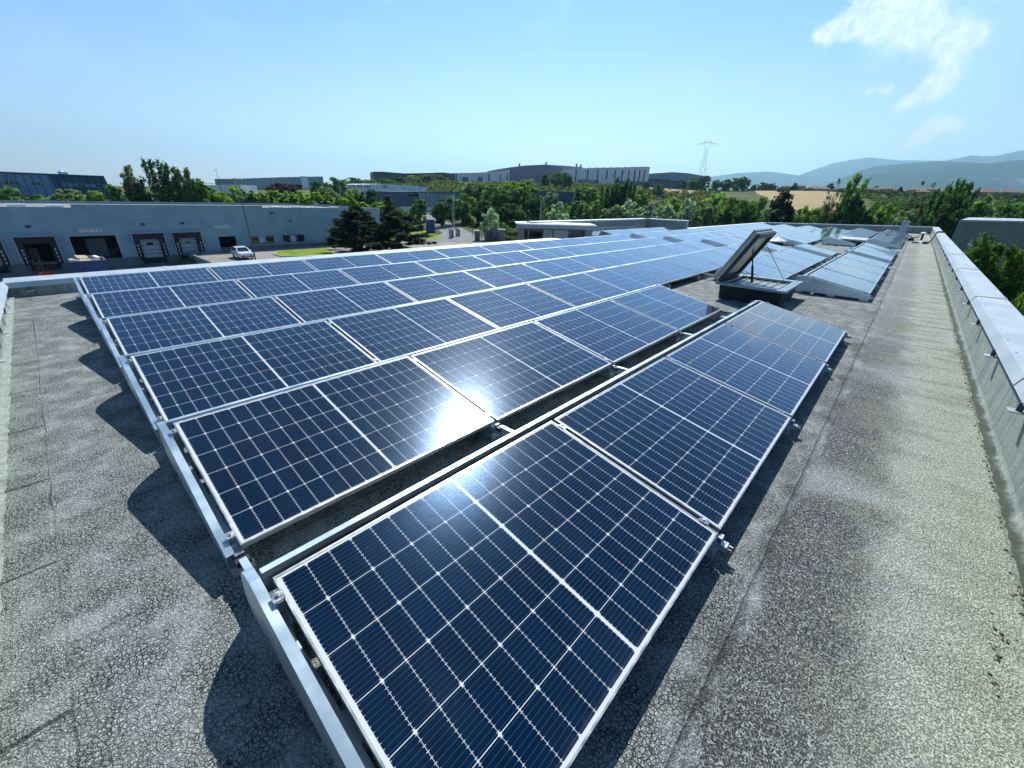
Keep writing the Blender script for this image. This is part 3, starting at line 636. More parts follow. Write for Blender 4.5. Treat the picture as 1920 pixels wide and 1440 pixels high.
# pavement strip along the road and a kerbed lawn
lw=[(22.4,68.6),(24.2,71.4),(31.8,71.2),(31.6,67.6),(28,62.5),(22.3,65.0)]
flat_patch('lawn',lw,-6.66,M['lawn'])
m=MB()
for i in range(len(lw)): m.bar((*lw[i],-6.73),(*lw[(i+1)%len(lw)],-6.73),.16,.16)
tag(m.obj('kerb',M['kerb']),kind='structure')
drape('verge',[(55,77),(58.5,74.5),(64,83),(72,100),(68,101),(60,88)],M['lawn'],.07,3)
def field_mat():
    t=NT('straw_stubble'); p=t.pos('World'); a=t.noise(t.vscale(p,1,.25,1),.25,5,.6); k=t.mix(t.ramp(a,.35,.65),(.30,.235,.11),(.40,.32,.17)); t.P(color=k,rough=.95,spec=.1); return t.mat
M['field']=field_mat()
drape('field',[(190,16),(250,24),(330,34),(390,48),(415,66),(412,92),(385,100),(330,84),(270,62),(215,36)],M['field'],.25,14)
drape('field',[(300,122),(345,118),(372,135),(368,165),(330,175),(285,150)],M['field'],.25,14)
# mountains
def mountain_mat():
    t=NT('far_hillside'); p=t.pos('World'); a=t.noise(p,.0011,6,.62); b=t.noise(p,.004,5,.6); x,y,z=t.xyz(p)
    k=t.mix(t.ramp(b,.38,.62),(.018,.042,.036),(.035,.065,.045)); open_=t.m('MULTIPLY',t.ramp(a,.53,.60),t.ramp(z,480,200)); k=t.mix(t.m('MULTIPLY',open_,.85),k,(.26,.27,.19)); t.P(color=k,rough=1,spec=0,normal=t.bump(b,.6,60)); return t.mat
M['mount']=mountain_mat()
def ridge(name,crest,front,back,foot,seed):
    rr=np.random.default_rng(seed); pts=[Vector(c) for c in crest]; fine=[]
    for a,b in zip(pts[:-1],pts[1:]):
        for k in range(10): fine.append(a.lerp(b,k/10))
    fine.append(pts[-1]); n=len(fine)
    ph=rr.random(6)*6.28
    rows=[]
    T=[0,.12,.25,.4,.55,.7,.85,1.0]; prof=[0,.10,.24,.42,.60,.78,.92,1.0]
    from mathutils import noise as mn
    for t_,pz in zip(T,prof):
        row=[]
        for i,c in enumerate(fine):
            s=front+(1-front)*t_; q=Vector((c.x*s,c.y*s,0)); h=foot+(c.z-foot)*pz
            nn=mn.fractal(Vector((q.x*.0007,q.y*.0007,seed)),1,2,5)
            h+=nn*(c.z-foot)*.22*math.sin(math.pi*t_)+ (nn*8 if t_==1 else 0); row.append((q.x,q.y,h))
        rows.append(row)
    rows.append([(c.x*back,c.y*back,foot) for c in fine])
    m=MB()
    for r in rows: m.v+=r
    for i in range(len(rows)-1):
        for k in range(n-1): m.f.append((i*n+k,i*n+k+1,(i+1)*n+k+1,(i+1)*n+k)); m.m.append(0)
    return tag(m.obj(name,M['mount'],smooth=True),kind='structure')
ridge('mountains',[(10200,6600,150),(10700,5600,380),(10947,4913,520),(11269,4121,586),(11483,3481,680),(11654,2857,718),(11749,2439,669),(11790,2232,637),(11887,1641,573),(11950,700,450),(11900,-600,420),(11700,-2500,430)],.62,1.15,-110,3)
ridge('mountains',[(13650,3100,560),(13710,2830,700),(13754,2608,755),(13808,2304,886),(13854,2010,1007),(13906,1611,1085),(13937,1318,1122),(13963,1011,1080),(13981,713,1039),(13999,-11,1013),(13997,-246,1061),(13994,-394,1106),(13986,-602,1078),(13977,-793,1080),(13954,-1129,1169),(13917,-1513,1248),(13700,-2600,1380),(13300,-4200,1300)],.72,1.12,-110,5)
ridge('mountains',[(7850,1500,120),(7920,1150,300),(7946,920,416),(7957,819,475),(7972,663,531),(7987,447,552),(7996,240,565),(7999,41,578),(7998,-155,566),(7990,-392,541),(7977,-603,556),(7955,-836,580),(7850,-1500,600),(7600,-2600,560)],.50,1.2,-60,8)

# ------------------------------------------------------------------ buildings
def facade_root(name,p0,p1,z,label,cat='building',group=None):
    d=Vector((p1[0]-p0[0],p1[1]-p0[1])); 
    return empty(name,(p0[0],p0[1],z),math.atan2(d.y,d.x),label,cat,group),d.length
def ribbed(name,col,step,horiz=True,depth=.5,rough=.5,met=.2,dark=.72):
    t=NT(name); p=t.pos('Object'); x,y,z=t.xyz(p); c=z if horiz else x
    f=t.m('FRACT',t.m('DIVIDE',c,step)); g=t.ramp(t.m('ABSOLUTE',t.m('SUBTRACT',f,.5)),.30,.44,0,1)
    v=t.noise(t.pos('World'),.45,5,.6); vv=t.ramp(v,.3,.7,.85,1.13)
    k=t.n('ShaderNodeVectorMath',operation='SCALE'); k.inputs[0].default_value=col; t.L.new(vv,k.inputs['Scale'])
    k2=t.mix(g,k.outputs[0],(col[0]*dark*.7,col[1]*dark*.7,col[2]*dark*.7)); 
    h=t.ramp(t.m('ABSOLUTE',t.m('SUBTRACT',f,.5)),.1,.5,1,0)
    t.P(color=k2,rough=rough,metal=met,normal=t.bump(h,depth,.06)); return t.mat
M['whwall']=ribbed('blue_grey_cladding',(.24,.39,.46),.24,True,.25,.5,.1,.95); M['whtrim']=metal('trim_metal',(.42,.50,.54),.45,.4)
M['conc']=simple('stained_concrete',(.15,.185,.185),.9,var=.25,scale=.8)
M['shelter']=simple('dock_shelter_rubber',(.012,.013,.016),.7); M['hole']=simple('dark_interior',(.006,.006,.007),.9)
M['dockdoor']=ribbed('dock_door_panel',(.30,.40,.44),.55,True,.3,.5,.1,.85); M['white']=simple('white_paint',(.72,.74,.74),.55); M['letter']=simple('dark_lettering',(.02,.025,.03),.6)
def text(name,body,size,parent,loc,mat,wid=None,rot=(R(90),0,0),depth=.004):
    cu=bpy.data.curves.new(name,'FONT'); cu.body=body; cu.size=size; cu.extrude=depth; cu.align_x='CENTER'; cu.align_y='CENTER'
    o=bpy.data.objects.new(name,cu); COL.objects.link(o); cu.materials.append(mat); o.parent=parent; o.location=loc; o.rotation_euler=rot
    bpy.context.view_layer.update(); me=bpy.data.meshes.new_from_object(o); loc_,rot_=o.location.copy(),o.rotation_euler.copy()
    bpy.data.objects.remove(o); o=bpy.data.objects.new(name,me); COL.objects.link(o); o.parent=parent; o.location=loc_; o.rotation_euler=rot_
    xs=[v.co.x for v in me.vertices]; w=max(xs)-min(xs)
    if wid: o.scale=(wid/w,1,1)
    return o
# long warehouse
Y0=75.96; Zb=-8.2
wh=empty('warehouse',(0,Y0,Zb),label='long blue grey warehouse with loading docks across the yard',cat='warehouse')
def wz(z): return z-Zb
m=MB()
docks=[(-6.85,-3.5,'out'),(-2.5,.8,'open'),(7.9,11.25,'shut'),(12.23,15.53,'shut')]
REC=(2.05,6.35)
# front wall with true openings: piers between openings, and bands over and under
op=[(-6.6,-3.75,-7.0,-4.2),(-2.25,.55,-7.0,-4.1),(REC[0],REC[1],-6.92,-4.0),(8.45,10.45,-6.95,-4.7),(12.9,14.8,-6.95,-4.7),(17.72,19.95,-6.9,-4.66),(22.1,25.35,-5.92,-4.8),(26.8,30.2,-5.97,-4.82)]
xs=sorted(op); e=-90.0
for a,b,z0,z1 in xs:
    m.box(e,0,wz(-6.25 if e>16 else -6.85),a,.25,wz(-.8)); m.box(a,0,wz(z1),b,.25,wz(-.8))
    if z0>-6.3: m.box(a,0,wz(-6.25),b,.25,wz(z0))
    e=b
m.box(e,0,wz(-6.25),45.1,.25,wz(-.8)); m.box(-90,0,wz(-.8),2.4,.25,wz(-.72)); m.box(3.3,0,wz(-.80),24.6,.25,wz(-.42)); m.box(2.4,0,wz(-.8),3.3,.25,wz(-.72)); m.box(24.6,0,wz(-.8),45.1,.25,wz(-.70))
m.obj('wall',M['whwall'],wh)
m=MB(); m.box(44.85,.25,0,45.1,32,wz(-.7)); m.box(-90,31.75,0,44.85,32,wz(-.7)); m.obj('side_wall',M['whwall'],wh)
m=MB(); m.box(-90,.25,wz(-1.3),44.85,31.75,wz(-1.1)); m.obj('roof',simple('roof_gravel',(.22,.22,.21),.9),wh)
m=MB()
for a,b,z in ((-90,2.4,-.72),(3.3,24.6,-.42),(24.6,45.13,-.70)): m.box(a,-.06,wz(z),b,.30,wz(z)+.07)
m.box(3.25,-.02,wz(-.72),3.38,.27,wz(-.36)); m.obj('coping',M['coping'],wh)
m=MB(); m.box(-90,.02,0,16.6,.24,wz(-6.85)); m.box(16.6,.02,0,45.05,.24,wz(-6.25)); m.box(-90,-.05,wz(-6.93),7.6,.02,wz(-6.83)); m.box(20.2,-.05,wz(-6.33),45.1,.02,wz(-6.23)); m.obj('plinth',M['conc'],wh)
for a,b,z0,z1 in op[:6]:
    m=MB(); m.box(a-.3,2.2,wz(z0)-.05,b+.3,2.3,wz(z1)+.2); m.box(a-.2,.26,wz(z0)-.08,b+.2,2.2,wz(z0)); m.box(a-.2,.26,wz(z1)+.01,b+.2,2.2,wz(z1)+.08); m.box(a-.1,.26,wz(z0),a-.02,2.2,wz(z1)); m.box(b+.02,.26,wz(z0),b+.1,2.2,wz(z1)); m.obj('recess',M['hole'],wh)
for k,(a,b,st) in enumerate(docks):
    m=MB(); zt,zb=wz(-3.82),wz(-7.0); D_=.55
    m.mi=0; m.box(a,-D_,zt-.82,b,-.004,zt-.05); m.box(a,-D_,zb,a+.62,-.004,zt-.82); m.box(b-.62,-D_,zb,b,-.004,zt-.82)
    m.mi=1; m.box(a-.04,-D_-.03,zt-.05,b+.04,-.004,zt+.02); m.box(a-.05,-D_-.03,zb,a-.002,-.004,zt-.05); m.box(b+.002,-D_-.03,zb,b+.05,-.004,zt-.05)
    sh=m.obj('dock_shelter',[M['shelter'],M['whtrim']],wh)
    m=MB()
    for sx in (a+.30,b-.30):
        for q in range(4): m.box(sx-.045,-D_-.012,wz(-6.75)+q*.42,sx+.045,-D_-.001,wz(-6.75)+q*.42+.24)
    m.obj('guide_mark',M['white'],sh)
    if st!='open':
        m=MB(); m.box(a+.63,-.05,zb,b-.63,.10,zt-.85); dd=m.obj('dock_door',M['dockdoor'],wh)
        m=MB(); c=(a+b)/2; m.box(c-.36,-.06,wz(-5.40),c+.36,-.045,wz(-5.08)); m.obj('pane',M['glassdark'],dd)
    m=MB(); m.box(a+.4,-.18,wz(-7.75),b-.4,-.01,wz(-7.08)); m.box(a+.4,-.42,wz(-7.25),a+.6,-.18,wz(-7.05)); m.box(b-.6,-.42,wz(-7.25),b-.4,-.18,wz(-7.05)); m.obj('dock_leveller',M['shelter'],wh)
# reception bay: frame, inner door, pale things inside
m=MB(); a,b=REC; m.box(a-.07,-.05,wz(-6.92),a,.2,wz(-3.93)); m.box(b,-.05,wz(-6.92),b+.07,.2,wz(-3.93)); m.box(a,-.05,wz(-4.0),b,.2,wz(-3.93)); m.obj('bay_frame',M['whtrim'],wh)
m=MB(); m.box(3.45,2.1,wz(-6.92),5.35,2.19,wz(-4.5)); dd=m.obj('inner_door',simple('inner_door_teal',(.05,.12,.16),.6),wh); m=MB(); m.box(4.1,2.06,wz(-5.5),4.8,2.09,wz(-5.1)); m.obj('pane',M['glassdark'],dd)
m=MB(); 
for k in range(9): m.box(5.35+k*.1,1.2,wz(-6.92),5.37+k*.1,1.22,wz(-5.85))
m.box(5.3,1.2,wz(-5.85),6.22,1.23,wz(-5.8)); m.obj('guard_rail',simple('rail_brown',(.10,.08,.06),.6),wh)
m=MB(); m.box(-1.8,1.2,wz(-6.95),-1.0,1.9,wz(-5.3)); tag(m.obj('stacked_carton',simple('grey_carton',(.10,.11,.10),.8)),'grey carton stack standing inside the open loading dock','carton'); bpy.data.objects['stacked_carton'].location=(0,Y0,Zb)
m=MB(); m.box(-1.6,.3,wz(-6.98),.2,.9,wz(-6.9)); m.obj('dock_plate',M['whtrim'],wh)
# windows of the office end
for a,b,z0,z1 in op[6:]:
    m=MB(); m.box(a-.06,-.04,wz(z0)-.06,b+.06,-.001,wz(z0)); m.box(a-.06,-.04,wz(z1),b+.06,-.001,wz(z1)+.06); m.box(a-.06,-.04,wz(z0),a,-.001,wz(z1)); m.box(b,-.04,wz(z0),b+.06,-.001,wz(z1))
    for q in (.31,.64): m.box(a+(b-a)*q-.04,-.03,wz(z0),a+(b-a)*q+.04,.05,wz(z1))
    wf=m.obj('window',M['greyframe'],wh)
    m=MB(); m.box(a,.06,wz(z0),b,.08,wz(z1)); m.obj('pane',simple('mirror_glass',(.02,.03,.03),.03,spec=1.0),wf)
    m=MB(); c=a+(b-a)*.35; m.box(c,.05,wz(z0)+.1,c+.85,.058,wz(z1)-.08); m.obj('blind',simple('window_blind',(.40,.52,.66),.5),wf)
for x,z in ((-.95,-2.74),(9.45,-2.72),(13.78,-2.67),(25.8,-1.39),(28.4,-2.62)):
    m=MB(); m.prism([(0,wz(z)-.1),(-.3,wz(z)-.14),(-.34,wz(z)-.06),(-.12,wz(z)+.12),(0,wz(z)+.1)],'x',x-.22,x+.22); m.obj('wall_lamp',M['darkmetal'],wh)
m=MB(); m.box(17.5,-.05,wz(-4.70),17.72,-.001,wz(-4.6)); m.box(17.72,-.05,wz(-4.66),19.95,-.001,wz(-4.58)); m.obj('door_head',M['whtrim'],wh)
m=MB()
for k in range(7): m.box(-84+k*7,3,wz(-1.1),-83.2+k*7,3.5,wz(-.5))
for k,(x,h) in enumerate([(-1.9,.32),(1.2,.22),(26.5,.15),(29.5,.25),(32,.1),(36.2,.2)]): m.box(x,1.2,wz(-1.1),x+1.5,2.6,wz(-.62)+h*.6)
m.obj('roof_unit',M['white'],wh)
def wallsign(label,body,x0,x1,z0,z1,szk=.8,back=True):
    s=empty('wall_sign',((x0+x1)/2,Y0-.03,(z0+z1)/2),label=label,cat='sign')
    w,h=x1-x0,z1-z0; m=MB(); m.box(-w/2,-.02,-h/2,w/2,.02,h/2); m.obj('board',M['white'],s); text('lettering',body,h*szk*1.25,s,(0,-.026,0),M['letter'],w*.92)
wallsign('white sign reading RECEPTION above the wide open bay','RECEPTION',3.2,5.28,-3.55,-3.16)
wallsign('white sign reading EXPEDITION above the black doorway','EXPEDITION',17.55,19.62,-3.52,-3.13)
# ramp wall
m=MB(); m.prism([(13.3,-8.2),(13.6,-8.2),(13.6,-6.62),(13.3,-6.62)],'y',46,75.9); tag(m.obj('retaining_wall',M['conc']),'low concrete wall along the edge of the sunken dock yard','retaining wall')
# waste container
wc=empty('waste_container',(1.45,67.4,-8.15),label='blue open skip heaped with cardboard in front of RECEPTION bay',cat='skip')
M['blue']=simple('blue_skip_paint',(.006,.045,.19),.5,var=.25,scale=2); m=MB()
def skp(x0,x1,y0,y1,z0,z1,t=.08,fl=.25):
    m.add([(x0,y0,z0),(x1,y0,z0),(x1,y1,z0),(x0,y1,z0),(x0-fl,y0-fl,z1),(x1+fl,y0-fl,z1),(x1+fl,y1+fl,z1),(x0-fl,y1+fl,z1)],[(0,3,2,1),(0,1,5,4),(1,2,6,5),(2,3,7,6),(3,0,4,7)])
    m.add([(x0+t,y0+t,z0+t),(x1-t,y0+t,z0+t),(x1-t,y1-t,z0+t),(x0+t,y1-t,z0+t),(x0-fl+t,y0-fl+t,z1),(x1+fl-t,y0-fl+t,z1),(x1+fl-t,y1+fl-t,z1),(x0-fl+t,y1+fl-t,z1)],[(0,1,2,3),(4,5,1,0),(5,6,2,1),(6,7,3,2),(7,4,0,3)])
    b=len(m.v); o=m.v[b-16+4:b-16+8]; i=m.v[b-4:b]
    m.add(list(o)+list(i),[(k,(k+1)%4,4+(k+1)%4,4+k) for k in range(4)])
skp(0,2.3,0,2.6,0,2.15); m.obj('body',M['blue'],wc,fix=False)
m=MB()
for a,b in (((-.25,-.25),(2.55,-.25)),((2.55,-.25),(2.55,2.85)),((2.55,2.85),(-.25,2.85)),((-.25,2.85),(-.25,-.25))): m.bar((*a,2.17),(*b,2.17),.10,.08)
m.obj('rim',simple('worn_rim',(.22,.21,.22),.6),wc)
m=MB(); m.box(.1,.1,.1,2.2,2.5,1.75); m.obj('fill',M['hole'],wc)
M['card']=simple('cardboard',(.44,.36,.23),.85,var=.15,scale=6); M['whitecard']=simple('pale_waste',(.55,.55,.54),.7)
for k,(x,y,z,w,d,h,rx,rz,mt,lb) in enumerate([(.75,1.3,2.35,1.0,.8,.35,.35,.3,'card','large flat cardboard box on top of the blue skip'),(1.0,.35,2.1,1.0,.7,.3,.25,-.2,'card','tan cardboard box tilted at the skip front'),(1.75,.5,2.1,.7,.5,.25,-.3,.5,'whitecard','pale box at the right of the skip'),(1.95,1.5,2.3,.6,.5,.3,.5,.9,'whitecard','white packaging piece leaning over the skip right side'),(.15,.9,2.2,1.1,.45,.16,.1,-.7,'whitecard','long white plastic sheet bundle at the skip left'),(1.35,1.9,2.35,.6,.6,.3,-.2,.2,'card','small cardboard box at the back of the skip')]):
    m=MB(); m.box(-w/2,-d/2,-h/2,w/2,d/2,h/2); o=tag(m.obj('cardboard_box',M[mt],bevel=.015),lb,'box'); o.location=(1.45+x,67.4+y,-8.15+z); o.rotation_euler=(rx,.1,rz)
# pallet truck / forklift
fk=empty('forklift',(-1.1,69.5,-8.15),R(20),label='small red forklift parked before the open loading dock',cat='forklift')
M['red']=simple('red_paint',(.38,.03,.015),.45); m=MB(); m.prism([(-.7,.25),(.75,.25),(.8,.7),(.3,.95),(-.2,.9),(-.75,1.15)],'x',-.45,.45); m.obj('body',M['red'],fk,bevel=.04)
for x in (-.45,.45):
    for y in (-.5,.5): m=MB(); m.tube([(x-.09,y,.24),(x+.09,y,.24)],.24,12); m.obj('wheel',M['black'],fk)
m=MB()
for x in (-.42,.42): m.bar((x,-.6,1.1),(x,-.45,2.05),.06); m.bar((x,.55,.7),(x,.3,2.05),.06); m.bar((x,-.45,2.05),(x,.3,2.05),.06)
m.bar((-.42,-.1,2.06),(.42,-.1,2.06),.06); m.obj('overhead_guard',M['black'],fk)
m=MB()
for x in (-.25,.25): m.box(x-.05,.85,.1,x+.05,.95,2.3); m.box(x-.06,.95,.06,x+.06,1.9,.11)
m.box(-.3,.86,1.2,.3,.94,1.3); m.obj('mast',M['darkmetal'],fk); m=MB(); m.box(-.22,-.45,1.0,.22,-.05,1.12); m.box(-.22,-.5,1.0,.22,-.42,1.5); m.obj('seat',M['black'],fk)
# lamp post by the car
lp=empty('lamp_post',(18.62,64.3,-6.8),label='tall thin lamp post with twin heads standing beside the white car',cat='lamp post')
m=MB(); m.tube([(0,0,0),(-.03,0,3.5),(-.08,0,7.15)],[.10,.075,.05],8); m.obj('pole',M['darkmetal'],lp); 
for s in(-1,1): m=MB(); m.bar((-.08,0,7.1),(-.08+s*.42,-.05,7.32),.05); m.box(-.08+s*.34-.18,-.18,7.30,-.08+s*.34+.18,.08,7.42); m.obj('lamp_head',M['darkmetal'],lp)
# car
def hatchback(loc,rz,label,paint):
    c=empty('parked_car',loc,rz,label,'car')
    prof=[(2.0,.28),(2.02,.62),(1.88,.82),(1.05,.98),(.30,1.42),(-.9,1.50),(-1.75,1.36),(-1.98,.92),(-2.0,.35)]
    m=MB(); n=len(prof)
    def sec(y,k,inset): return [(px*k,y,pz if pz<1.0 else 1.0+(pz-1.0)*1) for px,pz in prof]
    rows=[]
    for y,ins,kx in ((-.86,.0,.97),(-.80,0,1.0),(.80,0,1.0),(.86,0,.97)):
        rows.append([(px*kx,(y*(1-.20*max(0,(pz-.9))/.6)),pz if abs(y)<.85 else .28+(pz-.28)*.97) for px,pz in prof])
    for r in rows: m.v+=r
    for i in range(3):
        for k in range(n): m.f.append((i*n+k,i*n+(k+1)%n,(i+1)*n+(k+1)%n,(i+1)*n+k)); m.m.append(0)
    m.f.append(tuple(range(n))); m.f.append(tuple(range(3*n,4*n))[::-1]); m.m+=[0,0]
    m.obj('body',paint,c,bevel=.05)
    W=lambda px,pz,y: (px,y*(1-.20*max(0,(pz-.9))/.6),pz)
    m=MB(); m.add([W(1.02,1.02,-.70),W(1.02,1.02,.70),W(.36,1.41,.66),W(.36,1.41,-.66)],[(0,1,2,3)]); m.v=[(x+.022,y,z+.03) for x,y,z in m.v]; m.obj('windscreen',M['glassdark'],c,fix=False)
    for s in (-1,1):
        for a,b in ((.80,-.30),(-.38,-1.55)):
            m=MB(); y=s*.885; t0,t1=(.32 if a>0 else a),(b if b>-1 else -1.45)
            m.add([W(a,1.0,y),W(b,1.0,y),W(t1,1.37,y),W(t0,1.37,y)],[(0,1,2,3)]); m.obj('side_window',M['glassdark'],c,fix=False)
        m=MB(); m.add([(1.93,s*.80,.62),(1.90,s*.45,.64),(1.84,s*.48,.80),(1.72,s*.82,.82)],[(0,1,2,3)]); m.v=[(x+.03,y*1.01,z+.01) for x,y,z in m.v]; m.obj('headlight',M['white'],c,fix=False)
        m=MB(); m.box(.62,s*.88 if s>0 else -1.02,.98,.78,1.02 if s>0 else -.88,1.12); m.obj('wing_mirror',paint,c)
        for px in (1.25,-1.25):
            m=MB(); m.tube([(px,s*.70,.31),(px,s*.885,.31)],.31,16); w=m.obj('wheel',M['black'],c); m=MB(); m.tube([(px,s*.88,.31),(px,s*.895,.31)],.19,12); m.obj('rim',M['galv'],w)
    m=MB(); m.box(1.985,-.62,.34,2.035,.62,.50); m.obj('grille',M['black'],c); m=MB(); m.box(2.036,-.26,.40,2.045,.26,.50); m.obj('number_plate',M['white'],c)
    return c
M['carwhite']=simple('silver_white_paint',(.62,.64,.66),.25,0,.03)
hatchback((17.9,66.8,-6.785),R(-92),'white hatchback parked by the lamp post in the yard',M['carwhite'])
M['navy']=simple('navy_paint',(.008,.014,.06),.3)
hatchback((84.5,-10.2,-7.4),R(-100),'dark blue car half hidden behind the trees below the right parapet',M['navy'])
hatchback((83.5,-12.6,-7.4),R(-98),'white car half hidden behind the trees below the right parapet',M['carwhite'])

# blue office block
bo,L=facade_root('office_block',(-40,139.2),(13.9,139.2),-6,'blue two-tone office block at the left skyline','building')
M['bo1']=ribbed('pale_blue_cladding',(.18,.32,.42),1.2,False,.15,.5,.1,.9); M['bo2']=ribbed('deep_blue_cladding',(.03,.12,.17),1.2,False,.15,.5,.1,.9)
m=MB(); m.add([(0,0,0),(45.6,0,0),(44.5,0,9.7),(0,0,9.75),(0,14,0),(45.6,14,0),(44.5,14,9.7),(0,14,9.75)],[(0,1,2,3),(1,5,6,2),(5,4,7,6),(4,0,3,7),(3,2,6,7)]); m.obj('pale_wing',M['bo1'],bo)
m=MB(); m.add([(45.603,0.0,0),(54.8,0.0,0),(53.4,0.0,9.75),(44.503,0.0,9.75),(45.603,13,0),(54.8,13,0),(53.4,13,9.75),(44.503,13,9.75)],[(0,1,2,3),(1,5,6,2),(5,4,7,6),(4,0,3,7),(3,2,6,7)]); m.obj('dark_wing',M['bo2'],bo)
m=MB(); m.box(0,-.25,9.76,53.4,14.2,9.95); m.obj('roof_edge',M['bo2'],bo)
m=MB(); m.box(46.2,-.03,7.55,54.1,-.004,8.15); m.obj('window_band',M['bo1'],bo)
for x0,x1,z0,z1,n in ((37.7,39.9,7.55,8.35,3),(41.5,42.9,7.55,8.3,2),(46.4,47.0,7.5,8.2,1),(48.6,49.8,7.5,8.2,2),(51.4,52.6,7.5,8.2,2)):
    m=MB(); m.box(x0,-.08,z0,x1,-.031,z1); wf=m.obj('window',M['coping'],bo); m=MB(); s=(x1-x0)/n
    for k in range(n): m.box(x0+k*s+.07,-.1,z0+.08,x0+(k+1)*s-.05,-.081,z1-.06)
    m.obj('pane',M['glassdark'],wf)
m=MB(); m.tube([(47.0,6,9.9),(47.0,6,10.5),(47.0,6,10.75)],[.42,.42,.2],12); m.box(46.4,5,9.95,47.9,7,10.5); m.obj('roof_unit',M['white'],bo)

def hall(name,p0,p1,zb,tops,depth,mat,label,cat='hall'):
    """hall whose front roofline follows tops = [(fraction, z)]"""
    r,L=facade_root(name,p0,p1,zb,label,cat); m=MB(); n=len(tops)
    fr=[(f*L,0,0) for f,z in tops]+[(f*L,0,z-zb) for f,z in tops]; bk=[(x,depth,z) for x,y,z in fr]
    fs=[]
    for i in range(n-1): fs+=[(i,i+1,n+i+1,n+i),(2*n+i+1,2*n+i,3*n+i,3*n+i+1),(n+i,n+i+1,3*n+i+1,3*n+i)]
    fs+=[(0,n,3*n,2*n),(n-1,2*n+n-1,3*n+n-1,2*n-1)]
    m.add(fr+bk,fs); m.obj('wall',mat,r); return r,L
def hbox(r,name,mat,boxes,parent=None):
    m=MB()
    for b in boxes: m.box(*b)
    return m.obj(name,mat,parent or r)
M['hallgrey']=ribbed('grey_hall_cladding',(.30,.38,.42),2.0,False,.1,.5,.2,.9); M['hallwhite']=ribbed('white_hall_cladding',(.80,.84,.86),1.5,False,.12,.5,.15,.93)
M['hallgreen']=ribbed('dark_green_cladding',(.07,.10,.10),1.6,False,.2,.6,.1,.85); M['purple']=ribbed('mauve_cladding',(.31,.25,.35),1.4,False,.2,.55,.1,.9); M['halldark']=ribbed('slate_cladding',(.08,.15,.19),1.2,False,.15,.5,.1,.9)
r,L=hall('white_shed',(59.5,252.8),(70.5,239.4),-3,[(0,3.7),(1,4.3)],12,M['hallwhite'],'low white shed beside the thin leaning mast','shed')
hbox(r,'roof_edge',M['coping'],[(-.3,-.3,7.31,L+.3,.0,7.5)])
ms=empty('mast',(60.0,231.8,-2.5),label='thin leaning mast on the left skyline',cat='mast'); m=MB(); m.tube([(0,0,0),(0,0,6),(-.2,0,12.3)],[.16,.12,.06],6); m.obj('pole',M['darkmetal'],ms); m=MB(); m.box(-.5,-.1,11.9,.2,.1,12.15); m.obj('head',M['darkmetal'],ms)
r,L=hall('grey_hall',(81.5,288.4),(138.1,299.3),-2,[(0,7.6),(.5,9.9),(1,11.8)],20,M['hallgrey'],'long low grey hall on the left skyline')
hbox(r,'roof_edge',M['coping'],[(-.4,-.4,9.3,L*.1,-.01,9.9)]); hbox(r,'window_band',M['glassdark'],[(L*.50,-.15,5.2,L*.72,-.01,8.2),(L*.42,-.15,5.2,L*.46,-.01,7.6)]); hbox(r,'pale_panel',M['hallwhite'],[(L*.72,-.2,4,L*.80,-.01,13.2)])
r,L=hall('sign_hall',(94.2,175.9),(134.0,180.5),-3,[(0,5.3),(.35,6.05),(.7,6.05),(1,5.75)],16,M['hallwhite'],'white hall with dark and red lettering under its roof edge')
hbox(r,'roof_edge',M['coping'],[(-.2,-.2,3.6,-.02,16.1,8.3)]); hbox(r,'base_shadow_strip',M['halldark'],[(L*.42,-.06,4.55,L*.68,-.01,4.95)])
text('lettering','METTO',1.45,r,(2.1,-.06,7.42),M['letter'],2.9); text('lettering','CAMPUS',1.45,r,(5.8,-.06,7.52),simple('red_lettering',(.32,.07,.06),.6),3.5); text('lettering','oppo',1.9,r,(15.2,-.06,8.05),M['letter'],3.0)
r,L=hall('red_sign_shed',(88.4,178.4),(93.8,176.2),-2,[(0,3.8),(1,3.9)],8,M['hallwhite'],'small white shed with a dull red word on it','shed'); text('lettering','oppo',1.0,r,(L*.55,-.05,4.85),simple('dull_red_lettering',(.26,.08,.09),.6),2.6)
r,L=hall('teal_hall',(91.3,142.8),(124,144.3),-5,[(0,2.95),(.35,3.25),(.68,3.45),(1,3.5)],18,M['halldark'],'dark teal hall below the white sign hall')
hbox(r,'lower_wing',M['hallgrey'],[(L*.33,-.6,.0,L*1.0,-.02,7.7)]); hbox(r,'window_band',M['glassdark'],[(L*.19,-.12,6.5,L*.325,-.01,7.9)]); hbox(r,'sign_board',simple('olive_board',(.20,.22,.10),.6),[(L*.19,-.2,7.1,L*.27,-.125,7.7)]); hbox(r,'door',M['hole'],[(L*.62,-.7,2.5,L*.72,-.605,5.4)])
hbox(r,'ground_floor',M['hallwhite'],[(L*.02,-1.0,0.5,L*.22,-.63,2.9)]); hbox(r,'ground_floor',M['hallwhite'],[(L*.36,-1.0,.5,L*.56,-.63,2.8)])
r,L=hall('green_hall',(202.5,344.5),(267,317.2),6,[(0,19.1),(.12,19.4),(.36,18.9),(.7,20.4),(.85,21.2),(1,20.5)],24,M['hallgreen'],'long dark green hall with wavy roofline on the hill')
r,L=hall('white_hall',(268.5,322.5),(310,290),10,[(0,21.0),(.45,22.6),(.75,23.8),(1,25.8)],20,M['hallwhite'],'white hall left of the mauve curved hall on the hill')
